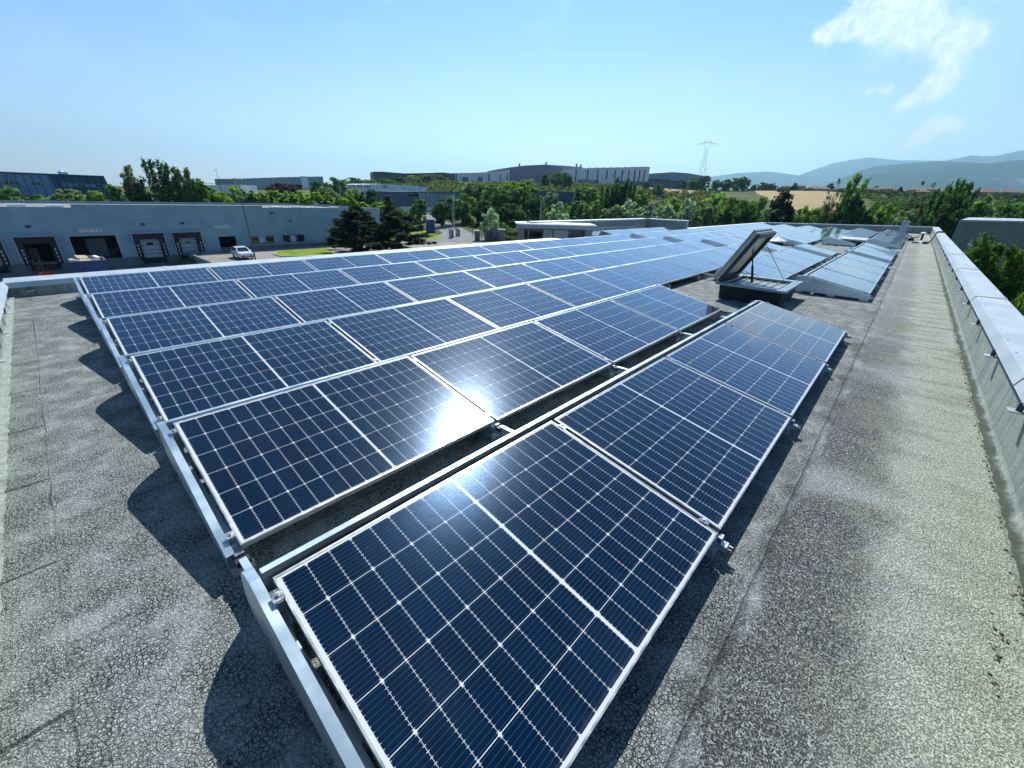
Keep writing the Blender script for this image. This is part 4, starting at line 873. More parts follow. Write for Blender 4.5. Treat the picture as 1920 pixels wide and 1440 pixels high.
hbox(r,'roof_edge',M['coping'],[(-.3,-.4,11.0,L*.62,.0,11.4)]); hbox(r,'dark_strip',M['halldark'],[(x*L,-.25,3,x*L+w,-.01,h) for x,w,h in ((.06,.9,11.0),(.62,1.3,11.6),(.83,.8,12),(.95,1.0,13.0))]); hbox(r,'gate',M['halldark'],[(.17*L,-.3,4,.27*L,-.01,8.4),(.44*L,-.3,4.5,.52*L,-.01,9)])
r,L=hall('mauve_hall',(299.5,309),(355.5,241.5),12,[(0,24.4),(.12,26.4),(.25,28.2),(.4,29.9),(.6,31.0),(.8,30.6),(1,29.7)],36,M['purple'],'mauve hall with a long curved roof at the top of the hill')
for fx,h in ((.34,30.6),(.62,32.3),(.94,31.4),(.985,30.9)): hbox(r,'chimney',M['darkmetal'],[(fx*L-.7,1.5,h-14,fx*L+.7,2.9,h-12+1.0)])
r,L=hall('ribbed_hall',(321.2,238),(372,183.2),12,[(0,26.0),(.2,26.7),(.45,27.9),(.75,28.9),(.93,29.7),(1,29.4)],30,M['hallwhite'],'white hall divided by dark upright strips on the hill')
for i,px in enumerate([.155,.29,.405,.51,.605,.69,.765,.835,.89,.945]):
    hbox(r,'dark_strip',M['halldark'],[(px*L-.55,-.35,4,px*L+.55,-.01,13.9+i*.12)])
hbox(r,'base_band',M['halldark'],[(.18*L,-.5,3,L*1.02,-.36,6.2)])
m=MB()
for i in range(11):
    a=(.10+.082*i)*L; m.tube([(a,-.2,14.4+i*.25),(a+.04*L,-.2,15.1+i*.25),(a+.08*L,-.2,14.5+i*.25)],.28,6)
m.obj('roof_edge',M['hallwhite'],r)
r,L=hall('domed_hall',(398,206),(440,158),8,[(0,25.4),(.25,27.0),(.5,28.3),(.7,27.8),(.88,26.4),(1,25.2)],30,M['hallgrey'],'grey hall with a shallow domed roof left of the pylon')
hbox(r,'base_band',M['halldark'],[(-L*.25,-2.2,0,L*.62,-.4,13.2)]); hbox(r,'canopy',M['darkmetal'],[(L*.05,-3.2,13.25,L*.45,-.3,14.0)])
r,L=hall('white_box',(279.5,174.5),(285.2,165.8),5,[(0,15.5),(1,16.8)],10,M['hallwhite'],'plain white box building half hidden by the dark poplars','building')
r,L=hall('blue_block',(145.9,121.2),(159.7,111.3),-4,[(0,4.9),(1,5.0)],14,M['bo2'],'dark blue block among trees right of the tall street lamp','building'); hbox(r,'corner_trim',M['coping'],[(L-.25,-.1,0,L+.06,.2,9.05)])
# corrugated hall on the right
M['corr']=ribbed('green_grey_corrugation',(.13,.20,.215),.33,False,.6,.45,.3,.7)
r,L=facade_root('corrugated_hall',(59.7,-3.1),(77.5,-13.4),-6.8,'green grey corrugated metal hall beyond the right parapet','hall')
cs_,sn_=math.cos(r.rotation_euler.z),math.sin(r.rotation_euler.z)
def cl(x,y): x-=59.7; y+=3.1; return (x*cs_+y*sn_,-x*sn_+y*cs_)
fp=[cl(59.7,-3.1),cl(86,-18.3),cl(112,-19),cl(88,-5.2)]
m=MB(); m.prism(fp,'z',0,7.62); m.obj('wall',M['corr'],r); m=MB(); m.prism([(x*1.004,y*1.002-.1) for x,y in fp],'z',7.621,7.77); m.obj('roof_edge',M['coping'],r) 
m=MB()
for x in (3.0,4.0): m.prism([(-.28,5.35),(-.005,5.3),(-.005,5.65),(-.1,5.62)],'x',x-.22,x+.22)
m.obj('wall_lamp',M['white'],r)
# lattice pylon
py=empty('lattice_pylon',(562.2,209,12),R(-69),label='steel lattice power pylon on the skyline',cat='pylon')
M['steel']=simple('pylon_steel',(.30,.36,.40),.6)
m=MB(); levels=[(0,6.2),(9,5.2),(18,4.2),(27,3.2),(35,2.4),(42,1.8),(48,1.5)]
for sx in(-1,1):
    for sy in(-1,1):
        for (z0,w0),(z1,w1) in zip(levels[:-1],levels[1:]): m.bar((sx*w0,sy*w0,z0),(sx*w1,sy*w1,z1),.16)
for (z0,w0),(z1,w1) in zip(levels[:-1],levels[1:]):
    for ax in range(4):
        def C_(w,z,s): 
            c=[(-1,-1),(1,-1),(1,1),(-1,1)]; a,b=c[ax],c[(ax+1)%4]; q=a if s==0 else b; return (q[0]*w,q[1]*w,z)
        m.bar(C_(w0,z0,0),C_(w1,z1,1),.12); m.bar(C_(w0,z0,1),C_(w1,z1,0),.12); m.bar(C_(w1,z1,0),C_(w1,z1,1),.11)
m.obj('tower',M['steel'],py)
m=MB()
for s in(-1,1):
    for y in (-1,1): m.bar((s*1.5,y*1.2,48),(s*3.6,y*.6,55.5),.2)
    m.bar((s*3.4,0,55),(s*3.7,0,58.3),.2)
m.obj('fork',M['steel'],py)
m=MB()
for y in (-.7,.7): m.bar((-11.5,0,53.8),(-4,y,55.4),.16); m.bar((11.5,0,53.8),(4,y,55.4),.16); m.bar((-4,y,55.4),(4,y,55.4),.18); m.bar((-4,y,56.2),(4,y,56.2),.16); m.bar((-11.5,0,53.8),(-4,y,54.4),.12); m.bar((11.5,0,53.8),(4,y,54.4),.12)
m.obj('cross_arm',M['steel'],py)
# gate, kiosk and street furniture by the road
tp=empty('totem_sign',(62.6,83.7,-6.8),R(-40),label='blue totem board between two posts at the yard entrance',cat='sign'); m=MB(); m.box(-.95,-.12,.4,.95,.12,3.5); m.obj('board',simple('totem_blue',(.01,.05,.22),.5),tp); m=MB()
for x in (-1.02,1.02): m.tube([(x,0,0),(x,0,5.6)],.06,6)
m.obj('post',M['darkmetal'],tp)
for k,(x,y,h,w,lb) in enumerate([(62.0,75.7,1.9,.7,'left white gate pillar by the yard entrance'),(66.3,78.5,1.7,.7,'right grey gate pillar by the yard entrance')]):
    g=empty('gate_pillar',(x,y,-6.8),R(-40),label=lb,cat='pillar'); m=MB(); m.box(-w/2,-.3,0,w/2,.3,h); m.obj('shaft',M['kerb'],g); m=MB(); m.box(-w/2-.05,-.35,h+.001,w/2+.05,.35,h+.1); m.obj('cap',M['conc'],g); m=MB(); m.box(w/2+.001,-.28,.1,w/2+.3,.28,h-.2); m.obj('letter_box',M['black'],g)
for k,(x,y,w,h,lb) in enumerate([(62.9,67.9,1.1,2.0,'small grey utility cabinet at the left end of the entrance fence'),(67.2,66.9,4.4,2.2,'larger grey concrete kiosk behind the entrance fence')]):
    g=empty('utility_kiosk',(x,y,-6.8),R(-42),label=lb,cat='kiosk'); m=MB(); m.box(-w/2,-.6,0,w/2,.9,h); m.obj('body',simple('kiosk_grey',(.22,.23,.22),.8) if k else M['halldark'],g); m=MB(); m.box(-w/2-.12,-.72,h+.001,w/2+.12,1.02,h+.14); m.obj('roof',M['kerb'],g); m=MB(); m.box(-.4,-.63,.1,.4,-.601,h-.3); m.obj('door',M['darkmetal'],g)
ef=empty('entrance_fence',(61.5,66.9,-6.8),R(-10),label='dark metal railing beside the yard entrance kiosk',cat='fence')
for i in range(12): m=MB(); m.box(i*1.5-.04,-.04,0,i*1.5+.04,.04,1.75); m.obj('post',M['darkmetal'],ef)
m=MB()
for i in range(11):
    for k in range(1,10): m.box(i*1.5+k*.15-.008,-.008,.1,i*1.5+k*.15+.008,.008,1.6)
    m.box(i*1.5+.04,-.015,.1,i*1.5+1.46,.015,.15); m.box(i*1.5+.04,-.015,1.55,i*1.5+1.46,.015,1.6)
m.obj('railing',M['darkmetal'],ef)
def street_lamp(x,y,h,az,label):
    g=empty('street_lamp',(x,y,hterr(x,y)),R(az),label=label,cat='street lamp',group='street lamps along the road')
    m=MB(); m.tube([(0,0,0),(0,0,h*.85),(.25,0,h*.95),(1.0,0,h)],[.09,.07,.06,.05],7); m.obj('pole',M['galv'],g); m=MB(); m.box(.95,-.14,h-.05,1.75,.14,h+.09); m.obj('lamp_head',M['galv'],g)
street_lamp(69.9,56.5,9.1,-50,'tall curved street lamp before the dark blue block')
street_lamp(73.2,88.3,7.6,-50,'street lamp standing before the wood behind the gate')
street_lamp(76.7,91.9,10.3,-45,'tallest street lamp, its pale head above the trees right of the teal hall')
street_lamp(92,43,9.0,-50,'street lamp among the silvery trees under the pylon')
for k,(px,py_,s) in enumerate([(57.5,80.2,1),(60.5,84.5,.9),(64.5,90,1.1),(67.5,74.5,1)]):
    g=empty('bollard_post',(px,py_,-6.8),label=['first','second','third','fourth'][k]+' thin dark post from the left along the entrance road',cat='post',group='posts along the entrance road'); m=MB(); m.tube([(0,0,0),(0,0,2.4*s)],.05,6); m.obj('post',M['darkmetal'],g); m=MB(); m.box(-.15,-.04,2.0*s,.15,.04,2.5*s); m.obj('plate',M['darkmetal'],g)
# houses of the village
M['plaster']=simple('house_plaster',(.42,.36,.29),.85); M['tile']=simple('red_roof_tiles',(.17,.105,.085),.85,var=.2,scale=.6)
def house(x,y,w,d,h,rz,label):
    g=empty('village_house',(x,y,hterr(x,y)-.5),R(rz),label,'house','houses of the village on the ridge'); m=MB(); m.box(-w/2,-d/2,0,w/2,d/2,h); wl=m.obj('wall',M['plaster'],g)
    o=.6; m=MB(); m.add([(-w/2-o,-d/2-o,h+.01),(w/2+o,-d/2-o,h+.01),(w/2+o,d/2+o,h+.01),(-w/2-o,d/2+o,h+.01),(-w/2+d*.35,0,h+d*.22),(w/2-d*.35,0,h+d*.22)],[(0,1,5,4),(1,2,5),(2,3,4,5),(3,0,4),(3,2,1,0)]); m.obj('roof',M['tile'],g)
    for q in (-.3,.05,.33): m=MB(); m.box(w*q-.6,-d/2-.04,h*.4,w*q+.6,-d/2-.001,h*.4+1.2); m.obj('window',M['glassdark'],g)
HS=[(430,88,9,8,5),(431,80,12,9,5.5),(436,70,14,9,4),(426,62,18,8,3.2),(424,56,16,8,3.0),(428,40,13,10,4.5),(425,33,14,10,4),(440,26,15,10,5),(458,22,14,10,4.5),(436,18,16,9,3.6),(448,8,17,11,5),(446,0,16,10,5.5),(430,4,13,9,3.4),(442,-8,14,10,4),(420,-26,20,12,4),(417,-36,16,10,4.5),(425,-44,15,10,4)]
HD=['far left','second from the left','third from the left','low long fourth','low long fifth','sixth from the left','seventh from the left','eighth from the left','ninth from the left','tenth from the left','eleventh, behind the bare tree','twelfth, behind the bare tree','low thirteenth below the bare tree','fourteenth from the left','wide fifteenth, right of the windswept poplars','sixteenth, near the picture edge','last, at the picture edge']
for (x,y,w,d,h),t_ in zip(HS,HD): house(x+random.uniform(-9,9),y,w*.62,d*.8,h*.8,100+random.uniform(-20,20),f'red roofed house of the ridge village, {t_}')
TREES = [
  ('poplar', 14.5, 116.8, 5.96, 4.77, 'sil', 'tall windswept tree beside the dark end of the blue office block', ''),
  ('poplar', 19.4, 118.1, 7.2, 4.34, 'dk', 'tallest slim dark tree left of the thin leaning mast', ''),
  ('poplar', 22.0, 116.6, 6.28, 3.96, 'dk', 'left one of two tall dark trees standing close together', ''),
  ('poplar', 23.5, 114.3, 6.03, 4.82, 'sil', 'right one of two tall dark trees standing close together', ''),
  ('broad', 25.0, 112.9, 4.33, 4.43, 'md', 'lower bushy tree right of the tall slim trees', ''),
  ('broad', -1.6, 109.7, 1.6, 4.31, 'lt', 'leafy bush, first from the left below the blue office block', 'bushes below the blue office block'),
  ('broad', 1.0, 113.7, 0.38, 3.69, 'md', 'leafy bush, second from the left below the blue office block', 'bushes below the blue office block'),
  ('broad', 5.1, 117.6, 1.42, 5.91, 'ol', 'leafy bush, third from the left below the blue office block', 'bushes below the blue office block'),
  ('broad', 8.3, 109.4, 1.48, 4.17, 'lt', 'leafy bush, fourth from the left below the blue office block', 'bushes below the blue office block'),
  ('broad', 11.5, 113.1, 2.47, 3.6, 'md', 'leafy bush, fifth from the left below the blue office block', 'bushes below the blue office block'),
  ('broad', 15.3, 116.7, 2.83, 5.3, 'dk', 'leafy bush, sixth from the left below the blue office block', 'bushes below the blue office block'),
  ('broad', 28.5, 118.3, 2.77, 4.76, 'lt', 'bright green young tree, first from the left in the row behind the long warehouse', 'young trees behind the long warehouse'),
  ('broad', 29.2, 114.0, 1.85, 4.2, 'br', 'bright green young tree, second from the left in the row behind the long warehouse', 'young trees behind the long warehouse'),
  ('broad', 34.1, 121.0, 2.98, 5.03, 'br', 'bright green young tree, third from the left in the row behind the long warehouse', 'young trees behind the long warehouse'),
  ('young', 36.0, 116.2, 2.83, 5.45, 'lt', 'bright green young tree, fourth from the left in the row behind the long warehouse', 'young trees behind the long warehouse'),
  ('young', 37.5, 111.5, 2.46, 5.11, 'br', 'bright green young tree, fifth from the left in the row behind the long warehouse', 'young trees behind the long warehouse'),
  ('young', 42.7, 118.2, 2.84, 5.25, 'br', 'bright green young tree, sixth from the left in the row behind the long warehouse', 'young trees behind the long warehouse'),
  ('young', 44.3, 113.3, 2.68, 5.67, 'lt', 'bright green young tree, seventh from the left in the row behind the long warehouse', 'young trees behind the long warehouse'),
  ('young', 45.3, 108.6, 2.51, 5.05, 'br', 'bright green young tree, eighth from the left in the row behind the long warehouse', 'young trees behind the long warehouse'),
  ('young', 51.7, 114.5, 2.93, 5.99, 'br', 'bright green young tree, ninth from the left in the row behind the long warehouse', 'young trees behind the long warehouse'),
  ('young', 52.8, 109.6, 2.51, 5.34, 'lt', 'bright green young tree, tenth from the left in the row behind the long warehouse', 'young trees behind the long warehouse'),
  ('young', 53.9, 104.6, 2.34, 5.22, 'br', 'bright green young tree, eleventh from the left in the row behind the long warehouse', 'young trees behind the long warehouse'),
  ('young', 62.7, 108.9, 0.75, 6.56, 'br', 'bright green young tree, twelfth from the left in the row behind the long warehouse', 'young trees behind the long warehouse'),
  ('broad', 64.7, 178.3, 5.04, 8.68, 'pu', 'reddish purple leaved tree before the long grey hall', ''),
  ('broad', 68.8, 178.9, 4.86, 8.06, 'pu', 'smaller purple leaved tree beside another purple one', ''),
  ('broad', 79.0, 177.9, 6.21, 6.27, 'dk', 'round dark tree at the right end of the grey hall', ''),
  ('broad', 87.4, 179.5, 8.15, 9.96, 'md', 'tall green tree left of the white sign hall', ''),
  ('broad', 71.9, 153.7, 4.1, 7.38, 'ol', 'grey green spreading tree left of the small red sign', ''),
  ('broad', 69.8, 132.4, 3.76, 7.3, 'br', 'bright green tree partly hiding the red lettering', ''),
  ('broad', 73.5, 128.0, 3.61, 8.29, 'dk', 'dark round tree under the middle of the white sign hall', ''),
  ('conifer', 55.2, 88.9, 1.65, 4.07, 'vdk', 'dark cypress behind the gap between the two pines', ''),
  ('broad', 72.3, 101.5, 1.2, 5.51, 'md', 'round green tree before the dark teal hall', ''),
  ('broad', 148.3, 294.4, 10.61, 12.96, 'md', 'small hilltop tree, first from the left below the dark green hall', 'hilltop trees below the dark green hall'),
  ('broad', 160.8, 301.4, 12.58, 15.02, 'dk', 'small hilltop tree, second from the left below the dark green hall', 'hilltop trees below the dark green hall'),
  ('broad', 175.4, 307.1, 11.95, 15.73, 'lt', 'small hilltop tree, third from the left below the dark green hall', 'hilltop trees below the dark green hall'),
  ('broad', 173.2, 280.4, 12.33, 14.8, 'md', 'small hilltop tree, fourth from the left below the dark green hall', 'hilltop trees below the dark green hall'),
  ('broad', 187.8, 285.4, 14.1, 16.98, 'dk', 'small hilltop tree, fifth from the left below the dark green hall', 'hilltop trees below the dark green hall'),
  ('broad', 203.2, 289.5, 15.99, 16.06, 'lt', 'small hilltop tree, sixth from the left below the dark green hall', 'hilltop trees below the dark green hall'),
  ('broad', 196.9, 264.4, 16.01, 15.04, 'md', 'small hilltop tree, seventh from the left below the dark green hall', 'hilltop trees below the dark green hall'),
  ('broad', 210.7, 268.9, 16.48, 15.67, 'dk', 'small hilltop tree, eighth from the left below the dark green hall', 'hilltop trees below the dark green hall'),
  ('broad', 79.0, 100.3, 0.94, 6.6, 'dk', 'dense leafy tree, first from the left in the wood behind the gate', 'trees of the wood behind the gate'),
  ('broad', 85.8, 103.8, 2.13, 7.91, 'md', 'dense leafy tree, second from the left in the wood behind the gate', 'trees of the wood behind the gate'),
  ('broad', 92.2, 104.9, 3.16, 7.55, 'lt', 'dense leafy tree, third from the left in the wood behind the gate', 'trees of the wood behind the gate'),
  ('broad', 133.2, 148.7, 8.06, 10.69, 'ol', 'dense leafy tree, fourth from the left in the wood behind the gate', 'trees of the wood behind the gate'),
  ('broad', 130.6, 137.5, 7.1, 8.87, 'dk', 'dense leafy tree, fifth from the left in the wood behind the gate', 'trees of the wood behind the gate'),
  ('broad', 92.7, 97.6, 1.51, 7.98, 'dk', 'dense leafy tree, sixth from the left in the wood behind the gate', 'trees of the wood behind the gate'),
  ('broad', 126.7, 127.3, 7.31, 10.93, 'md', 'dense leafy tree, seventh from the left in the wood behind the gate', 'trees of the wood behind the gate'),
  ('broad', 108.3, 103.3, 4.9, 10.56, 'md', 'dense leafy tree, eighth from the left in the wood behind the gate', 'trees of the wood behind the gate'),
  ('broad', 138.9, 129.2, 9.02, 12.4, 'br', 'dense leafy tree, ninth from the left in the wood behind the gate', 'trees of the wood behind the gate'),
  ('broad', 111.6, 99.7, 5.34, 9.85, 'dk', 'dense leafy tree, tenth from the left in the wood behind the gate', 'trees of the wood behind the gate'),
  ('broad', 146.6, 128.0, 9.98, 11.34, 'lt', 'dense leafy tree, eleventh from the left in the wood behind the gate', 'trees of the wood behind the gate'),
  ('broad', 110.8, 92.9, 3.8, 7.85, 'dk', 'dense leafy tree, twelfth from the left in the wood behind the gate', 'trees of the wood behind the gate'),
  ('broad', 91.6, 84.6, 0.92, 8.92, 'dk', 'dense leafy tree, thirteenth from the left in the wood behind the gate', 'trees of the wood behind the gate'),
  ('broad', 137.5, 115.7, 6.21, 8.44, 'md', 'dense leafy tree, fourteenth from the left in the wood behind the gate', 'trees of the wood behind the gate'),
  ('willow', 66.4, 67.4, 0.16, 4.76, 'sv', 'silvery young tree with drooping branches standing behind the gate', ''),
  ('willow', 83.8, 62.7, 1.78, 6.2, 'sv', 'broad silvery olive-like tree left of the glazed roof block', ''),
  ('conifer', 226.0, 181.1, 16.42, 7.38, 'dk', 'dark pointed conifer in front of the purple hall', ''),
  ('broad', 226.9, 171.8, 17.8, 9.84, 'md', 'left round tree before the ribbed white hall', ''),
  ('broad', 232.5, 169.4, 17.78, 9.93, 'md', 'right round tree before the ribbed white hall', ''),
  ('willow', 118.5, 91.4, 5.61, 5.26, 'ol', 'thin grey green tree before the dark blue block', ''),
  ('broad', 165.7, 111.4, 7.85, 9.72, 'md', 'green tree right of the dark blue block', ''),
  ('broad', 163.7, 105.4, 7.17, 9.91, 'lt', 'light green tree below the left end of the ribbed hall', ''),
  ('broad', 123.8, 84.1, 2.01, 8.8, 'md', 'leafy tree right of the silvery tree by the roof block', ''),
  ('broad', 118.3, 74.2, 2.42, 7.18, 'lt', 'pale green tree left of the dark poplars', ''),
  ('poplar', 111.1, 66.9, 5.96, 4.47, 'dk', 'lower dark poplar at the left of the poplar clump', ''),
  ('poplar', 110.4, 64.1, 6.98, 4.37, 'dk', 'middle dark poplar of the poplar clump', ''),
  ('poplar', 112.3, 62.9, 8.36, 4.95, 'dk', 'tallest dark poplar of the poplar clump before the ribbed hall', ''),
  ('poplar', 114.1, 61.6, 6.87, 4.12, 'dk', 'right dark poplar of the poplar clump', ''),
  ('willow', 95.2, 54.5, 1.44, 7.15, 'ol', 'grey green tree in front of the dark poplars', ''),
  ('willow', 98.8, 52.0, 2.72, 6.92, 'sv', 'silvery tree right of the dark poplars', ''),
  ('willow', 98.9, 47.4, 2.12, 6.75, 'sv', 'silvery tree, second right of the dark poplars', ''),
  ('broad', 151.2, 77.0, 6.47, 8.45, 'lt', 'light tree behind the silvery trees', ''),
  ('willow', 98.6, 43.3, 1.98, 6.8, 'sv', 'silvery tree, third right of the dark poplars', ''),
  ('broad', 235.5, 109.3, 11.8, 7.52, 'md', 'small tree on the bank before the grey domed hall', ''),
  ('broad', 268.4, 133.2, 14.14, 6.05, 'dk', 'thin little tree beside the ribbed hall', ''),
  ('broad', 114.7, 48.8, 3.6, 6.96, 'lt', 'yellow green tree left of the lattice pylon line', ''),
  ('willow', 102.4, 39.3, 3.45, 7.25, 'sv', 'wide silvery tree below the pylon', ''),
  ('willow', 99.9, 34.4, 3.05, 6.21, 'ol', 'grey green tree right of the wide silvery tree', ''),
  ('broad', 121.2, 40.1, 5.0, 7.69, 'lt', 'yellow green tree under the far hilltop grove', ''),
  ('broad', 112.7, 33.9, 3.88, 6.77, 'md', 'leafy tree left of the straw field', ''),
  ('broad', 107.9, 28.8, 3.52, 6.1, 'md', 'leafy tree under the straw field', ''),
  ('broad', 121.3, 29.2, 4.27, 6.45, 'lt', 'yellow green tree at the foot of the straw field', ''),
  ('conifer2', 109.4, 22.5, 5.8, 8.54, 'vdk', 'big very dark tree before the straw field', ''),
  ('broad', 106.4, 17.0, 2.31, 4.72, 'lt', 'low green tree right of the big dark tree', ''),
  ('broad', 110.7, 15.2, 2.8, 5.47, 'lt', 'green tree left of the tall sparse poplar', ''),
  ('bare', 94.0, 11.6, 7.24, 3.58, 'br2', 'sparse half bare poplar with thin leaning stems', ''),
  ('poplar', 96.2, 10.1, 7.82, 3.95, 'md', 'tall leaning poplar right of the half bare one', ''),
  ('broad', 94.3, 9.2, 4.03, 5.01, 'dk', 'dark leafy tree under the tall leaning poplar', ''),
  ('broad', 104.5, 6.9, 3.62, 5.42, 'md', 'green tree right of the tall leaning poplar', ''),
  ('broad', 107.7, 4.8, 3.18, 4.91, 'br', 'bright green tree before the red roofed houses', ''),
  ('broad', 89.8, 1.5, 2.25, 4.5, 'ol', 'yellowish tree behind the metal roof duct', ''),
  ('bare', 124.8, 0.7, 8.23, 5.58, 'bk', 'leafless tree with bare upright branches before the houses', ''),
  ('broad', 87.8, -1.2, 1.61, 3.38, 'dk', 'dark tree behind the far roof corner', ''),
  ('poplar', 99.8, -2.0, 5.38, 3.05, 'dk', 'left dark spire of the windswept poplar group', ''),
  ('poplar', 98.7, -2.8, 6.38, 2.97, 'md', 'middle spire of the windswept poplar group', ''),
  ('poplar', 99.7, -3.9, 6.42, 2.97, 'dk', 'right spire of the windswept poplar group', ''),
  ('broad', 96.7, -3.3, 3.35, 5.74, 'dk', 'dense dark tree below the windswept poplar group', ''),
  ('broad', 104.6, -6.5, 3.7, 4.31, 'md', 'green tree above the corrugated metal hall', ''),
  ('willow', 119.5, -8.2, 5.59, 4.27, 'ol', 'pale leaning tree above the corrugated metal hall', ''),
  ('broad', 109.3, -10.0, 3.53, 4.91, 'md', 'leafy tree at the right above the corrugated metal hall', ''),
  ('broad', 111.1, -12.1, 3.93, 4.89, 'md', 'leafy tree at the picture edge above the corrugated metal hall', ''),
  ('broad', 360.7, 147.4, 19.41, 8.51, 'dk', 'tree on the skyline, first from the left in the hilltop grove', 'hilltop grove right of the pylon'),
  ('broad', 376.9, 144.6, 21.7, 11.34, 'md', 'tree on the skyline, second from the left in the hilltop grove', 'hilltop grove right of the pylon'),
  ('broad', 366.2, 133.3, 22.56, 12.52, 'dk', 'tree on the skyline, third from the left in the hilltop grove', 'hilltop grove right of the pylon'),
  ('broad', 382.6, 128.9, 20.29, 9.45, 'md', 'tree on the skyline, fourth from the left in the hilltop grove', 'hilltop grove right of the pylon'),
  ('broad', 371.6, 117.4, 20.07, 10.68, 'dk', 'tree on the skyline, fifth from the left in the hilltop grove', 'hilltop grove right of the pylon'),
  ('broad', 387.1, 114.6, 21.91, 14.33, 'md', 'tree on the skyline, sixth from the left in the hilltop grove', 'hilltop grove right of the pylon'),
  ('broad', 375.0, 106.2, 21.95, 9.7, 'dk', 'tree on the skyline, seventh from the left in the hilltop grove', 'hilltop grove right of the pylon'),
  ('broad', 415.6, 109.3, 18.1, 5.33, 'dk', 'village tree, first from the left among the red roofed houses', 'trees among the red roofed houses'),
  ('broad', 426.8, 105.7, 20.16, 9.9, 'dk', 'village tree, second from the left among the red roofed houses', 'trees among the red roofed houses'),
  ('broad', 408.8, 95.2, 18.59, 10.24, 'dk', 'village tree, third from the left among the red roofed houses', 'trees among the red roofed houses'),
  ('conifer', 422.0, 81.2, 19.11, 5.98, 'dk', 'village tree, fourth from the left among the red roofed houses', 'trees among the red roofed houses'),
  ('broad', 429.7, 93.3, 15.85, 8.01, 'dk', 'village tree, fifth from the left among the red roofed houses', 'trees among the red roofed houses'),
  ('broad', 415.9, 56.4, 18.81, 5.63, 'dk', 'village tree, sixth from the left among the red roofed houses', 'trees among the red roofed houses'),
  ('broad', 426.6, 52.1, 15.92, 8.19, 'dk', 'village tree, seventh from the left among the red roofed houses', 'trees among the red roofed houses'),
  ('broad', 438.7, 30.7, 17.88, 5.63, 'dk', 'village tree, eighth from the left among the red roofed houses', 'trees among the red roofed houses'),
  ('conifer', 419.5, 15.9, 16.52, 4.49, 'dk', 'village tree, ninth from the left among the red roofed houses', 'trees among the red roofed houses'),
  ('broad', 429.5, 14.7, 13.42, 11.52, 'dk', 'village tree, tenth from the left among the red roofed houses', 'trees among the red roofed houses'),
  ('broad', 439.7, 10.2, 11.62, 8.58, 'dk', 'village tree, eleventh from the left among the red roofed houses', 'trees among the red roofed houses'),
  ('broad', 419.1, -24.9, 15.08, 8.9, 'dk', 'village tree, twelfth from the left among the red roofed houses', 'trees among the red roofed houses'),
  ('broad', 429.3, 19.1, 11.61, 10.09, 'dk', 'village tree, thirteenth from the left among the red roofed houses', 'trees among the red roofed houses'),
  ('leafy', 33.6, -3.5, 0.78, 4.16, 'nr', 'big maple-like tree rising close beyond the right parapet', ''),
  ('leafy', 43.6, -3.7, -0.79, 2.23, 'nr2', 'smaller bright tree left of the big maple-like tree', ''),
  ('leafy', 20.5, -3.5, -0.55, 1.52, 'nr', 'lower leafy tree below the big one beside the parapet', ''),
  ('pine', 33.5, 63.3, -0.1, 8.12, 'vdk', 'left and bushier of the two dark pines beside the warehouse corner', ''),
  ('pine2', 38.6, 60.4, -0.75, 10.04, 'vdk', 'right and more open of the two dark pines with visible trunk', ''),
]
# ------------------------------------------------------------------ vegetation
def foliage_mat():
    t=NT('foliage'); oi=t.n('ShaderNodeObjectInfo'); p=t.pos('World')
    a=t.noise(p,.55,3,.6); b=t.noise(p,3.1,3,.7); g=t.n('ShaderNodeNewGeometry')
    k=t.m('MULTIPLY',t.ramp(a,.3,.7,.6,1.35),t.ramp(b,.3,.7,.65,1.35))
    c=t.n('ShaderNodeVectorMath',operation='SCALE'); t.L.new(oi.outputs['Color'],c.inputs[0]); t.set(c,'Scale',k)
    hue=t.mix(t.ramp(a,.45,.7,0,.35),c.outputs[0],t.mix(1.0,c.outputs[0],(1.5,1.15,.5),'MULTIPLY'))
    t.P(color=hue,rough=.7,spec=.1)
    tr=t.n('ShaderNodeBsdfTranslucent'); t.L.new(t.mix(1.0,hue,(1.25,1.4,.55),'MULTIPLY'),tr.inputs[0])
    mx=t.n('ShaderNodeMixShader'); mx.inputs[0].default_value=.48; t.L.new(t.p.outputs[0],mx.inputs[1]); t.L.new(tr.outputs[0],mx.inputs[2]); t.L.new(mx.outputs[0],t.out.inputs[0]); return t.mat
M['leaf']=foliage_mat(); M['bark']=simple('bark',(.07,.055,.04),.9,var=.3,scale=4)
def leaf_mesh(name,C,Nn,size,aspect=1.6,mat='leaf'):
    n=len(C); size=np.broadcast_to(size,(n,)); up_=rng.normal(size=(n,3)); t1=np.cross(Nn,up_); t1/=np.linalg.norm(t1,axis=1,keepdims=True)+1e-9; t2=np.cross(Nn,t1); t2/=np.linalg.norm(t2,axis=1,keepdims=True)+1e-9
    a=t1*(size*aspect/2)[:,None]; b=t2*(size/2)[:,None]; fold=Nn/(np.linalg.norm(Nn,axis=1,keepdims=True)+1e-9)*(size*.18)[:,None]
    V=np.stack([C-a,C-b+fold,C+a,C+b+fold],1).reshape(-1,3)
    me=bpy.data.meshes.new(name); me.vertices.add(4*n); me.vertices.foreach_set('co',V.astype(np.float32).ravel()); me.loops.add(4*n); me.loops.foreach_set('vertex_index',np.arange(4*n,dtype=np.int32))
    me.polygons.add(n); me.polygons.foreach_set('loop_start',np.arange(0,4*n,4,dtype=np.int32)); me.polygons.foreach_set('loop_total',np.full(n,4,dtype=np.int32)); me.update(calc_edges=True); me.materials.append(M[mat]); return me
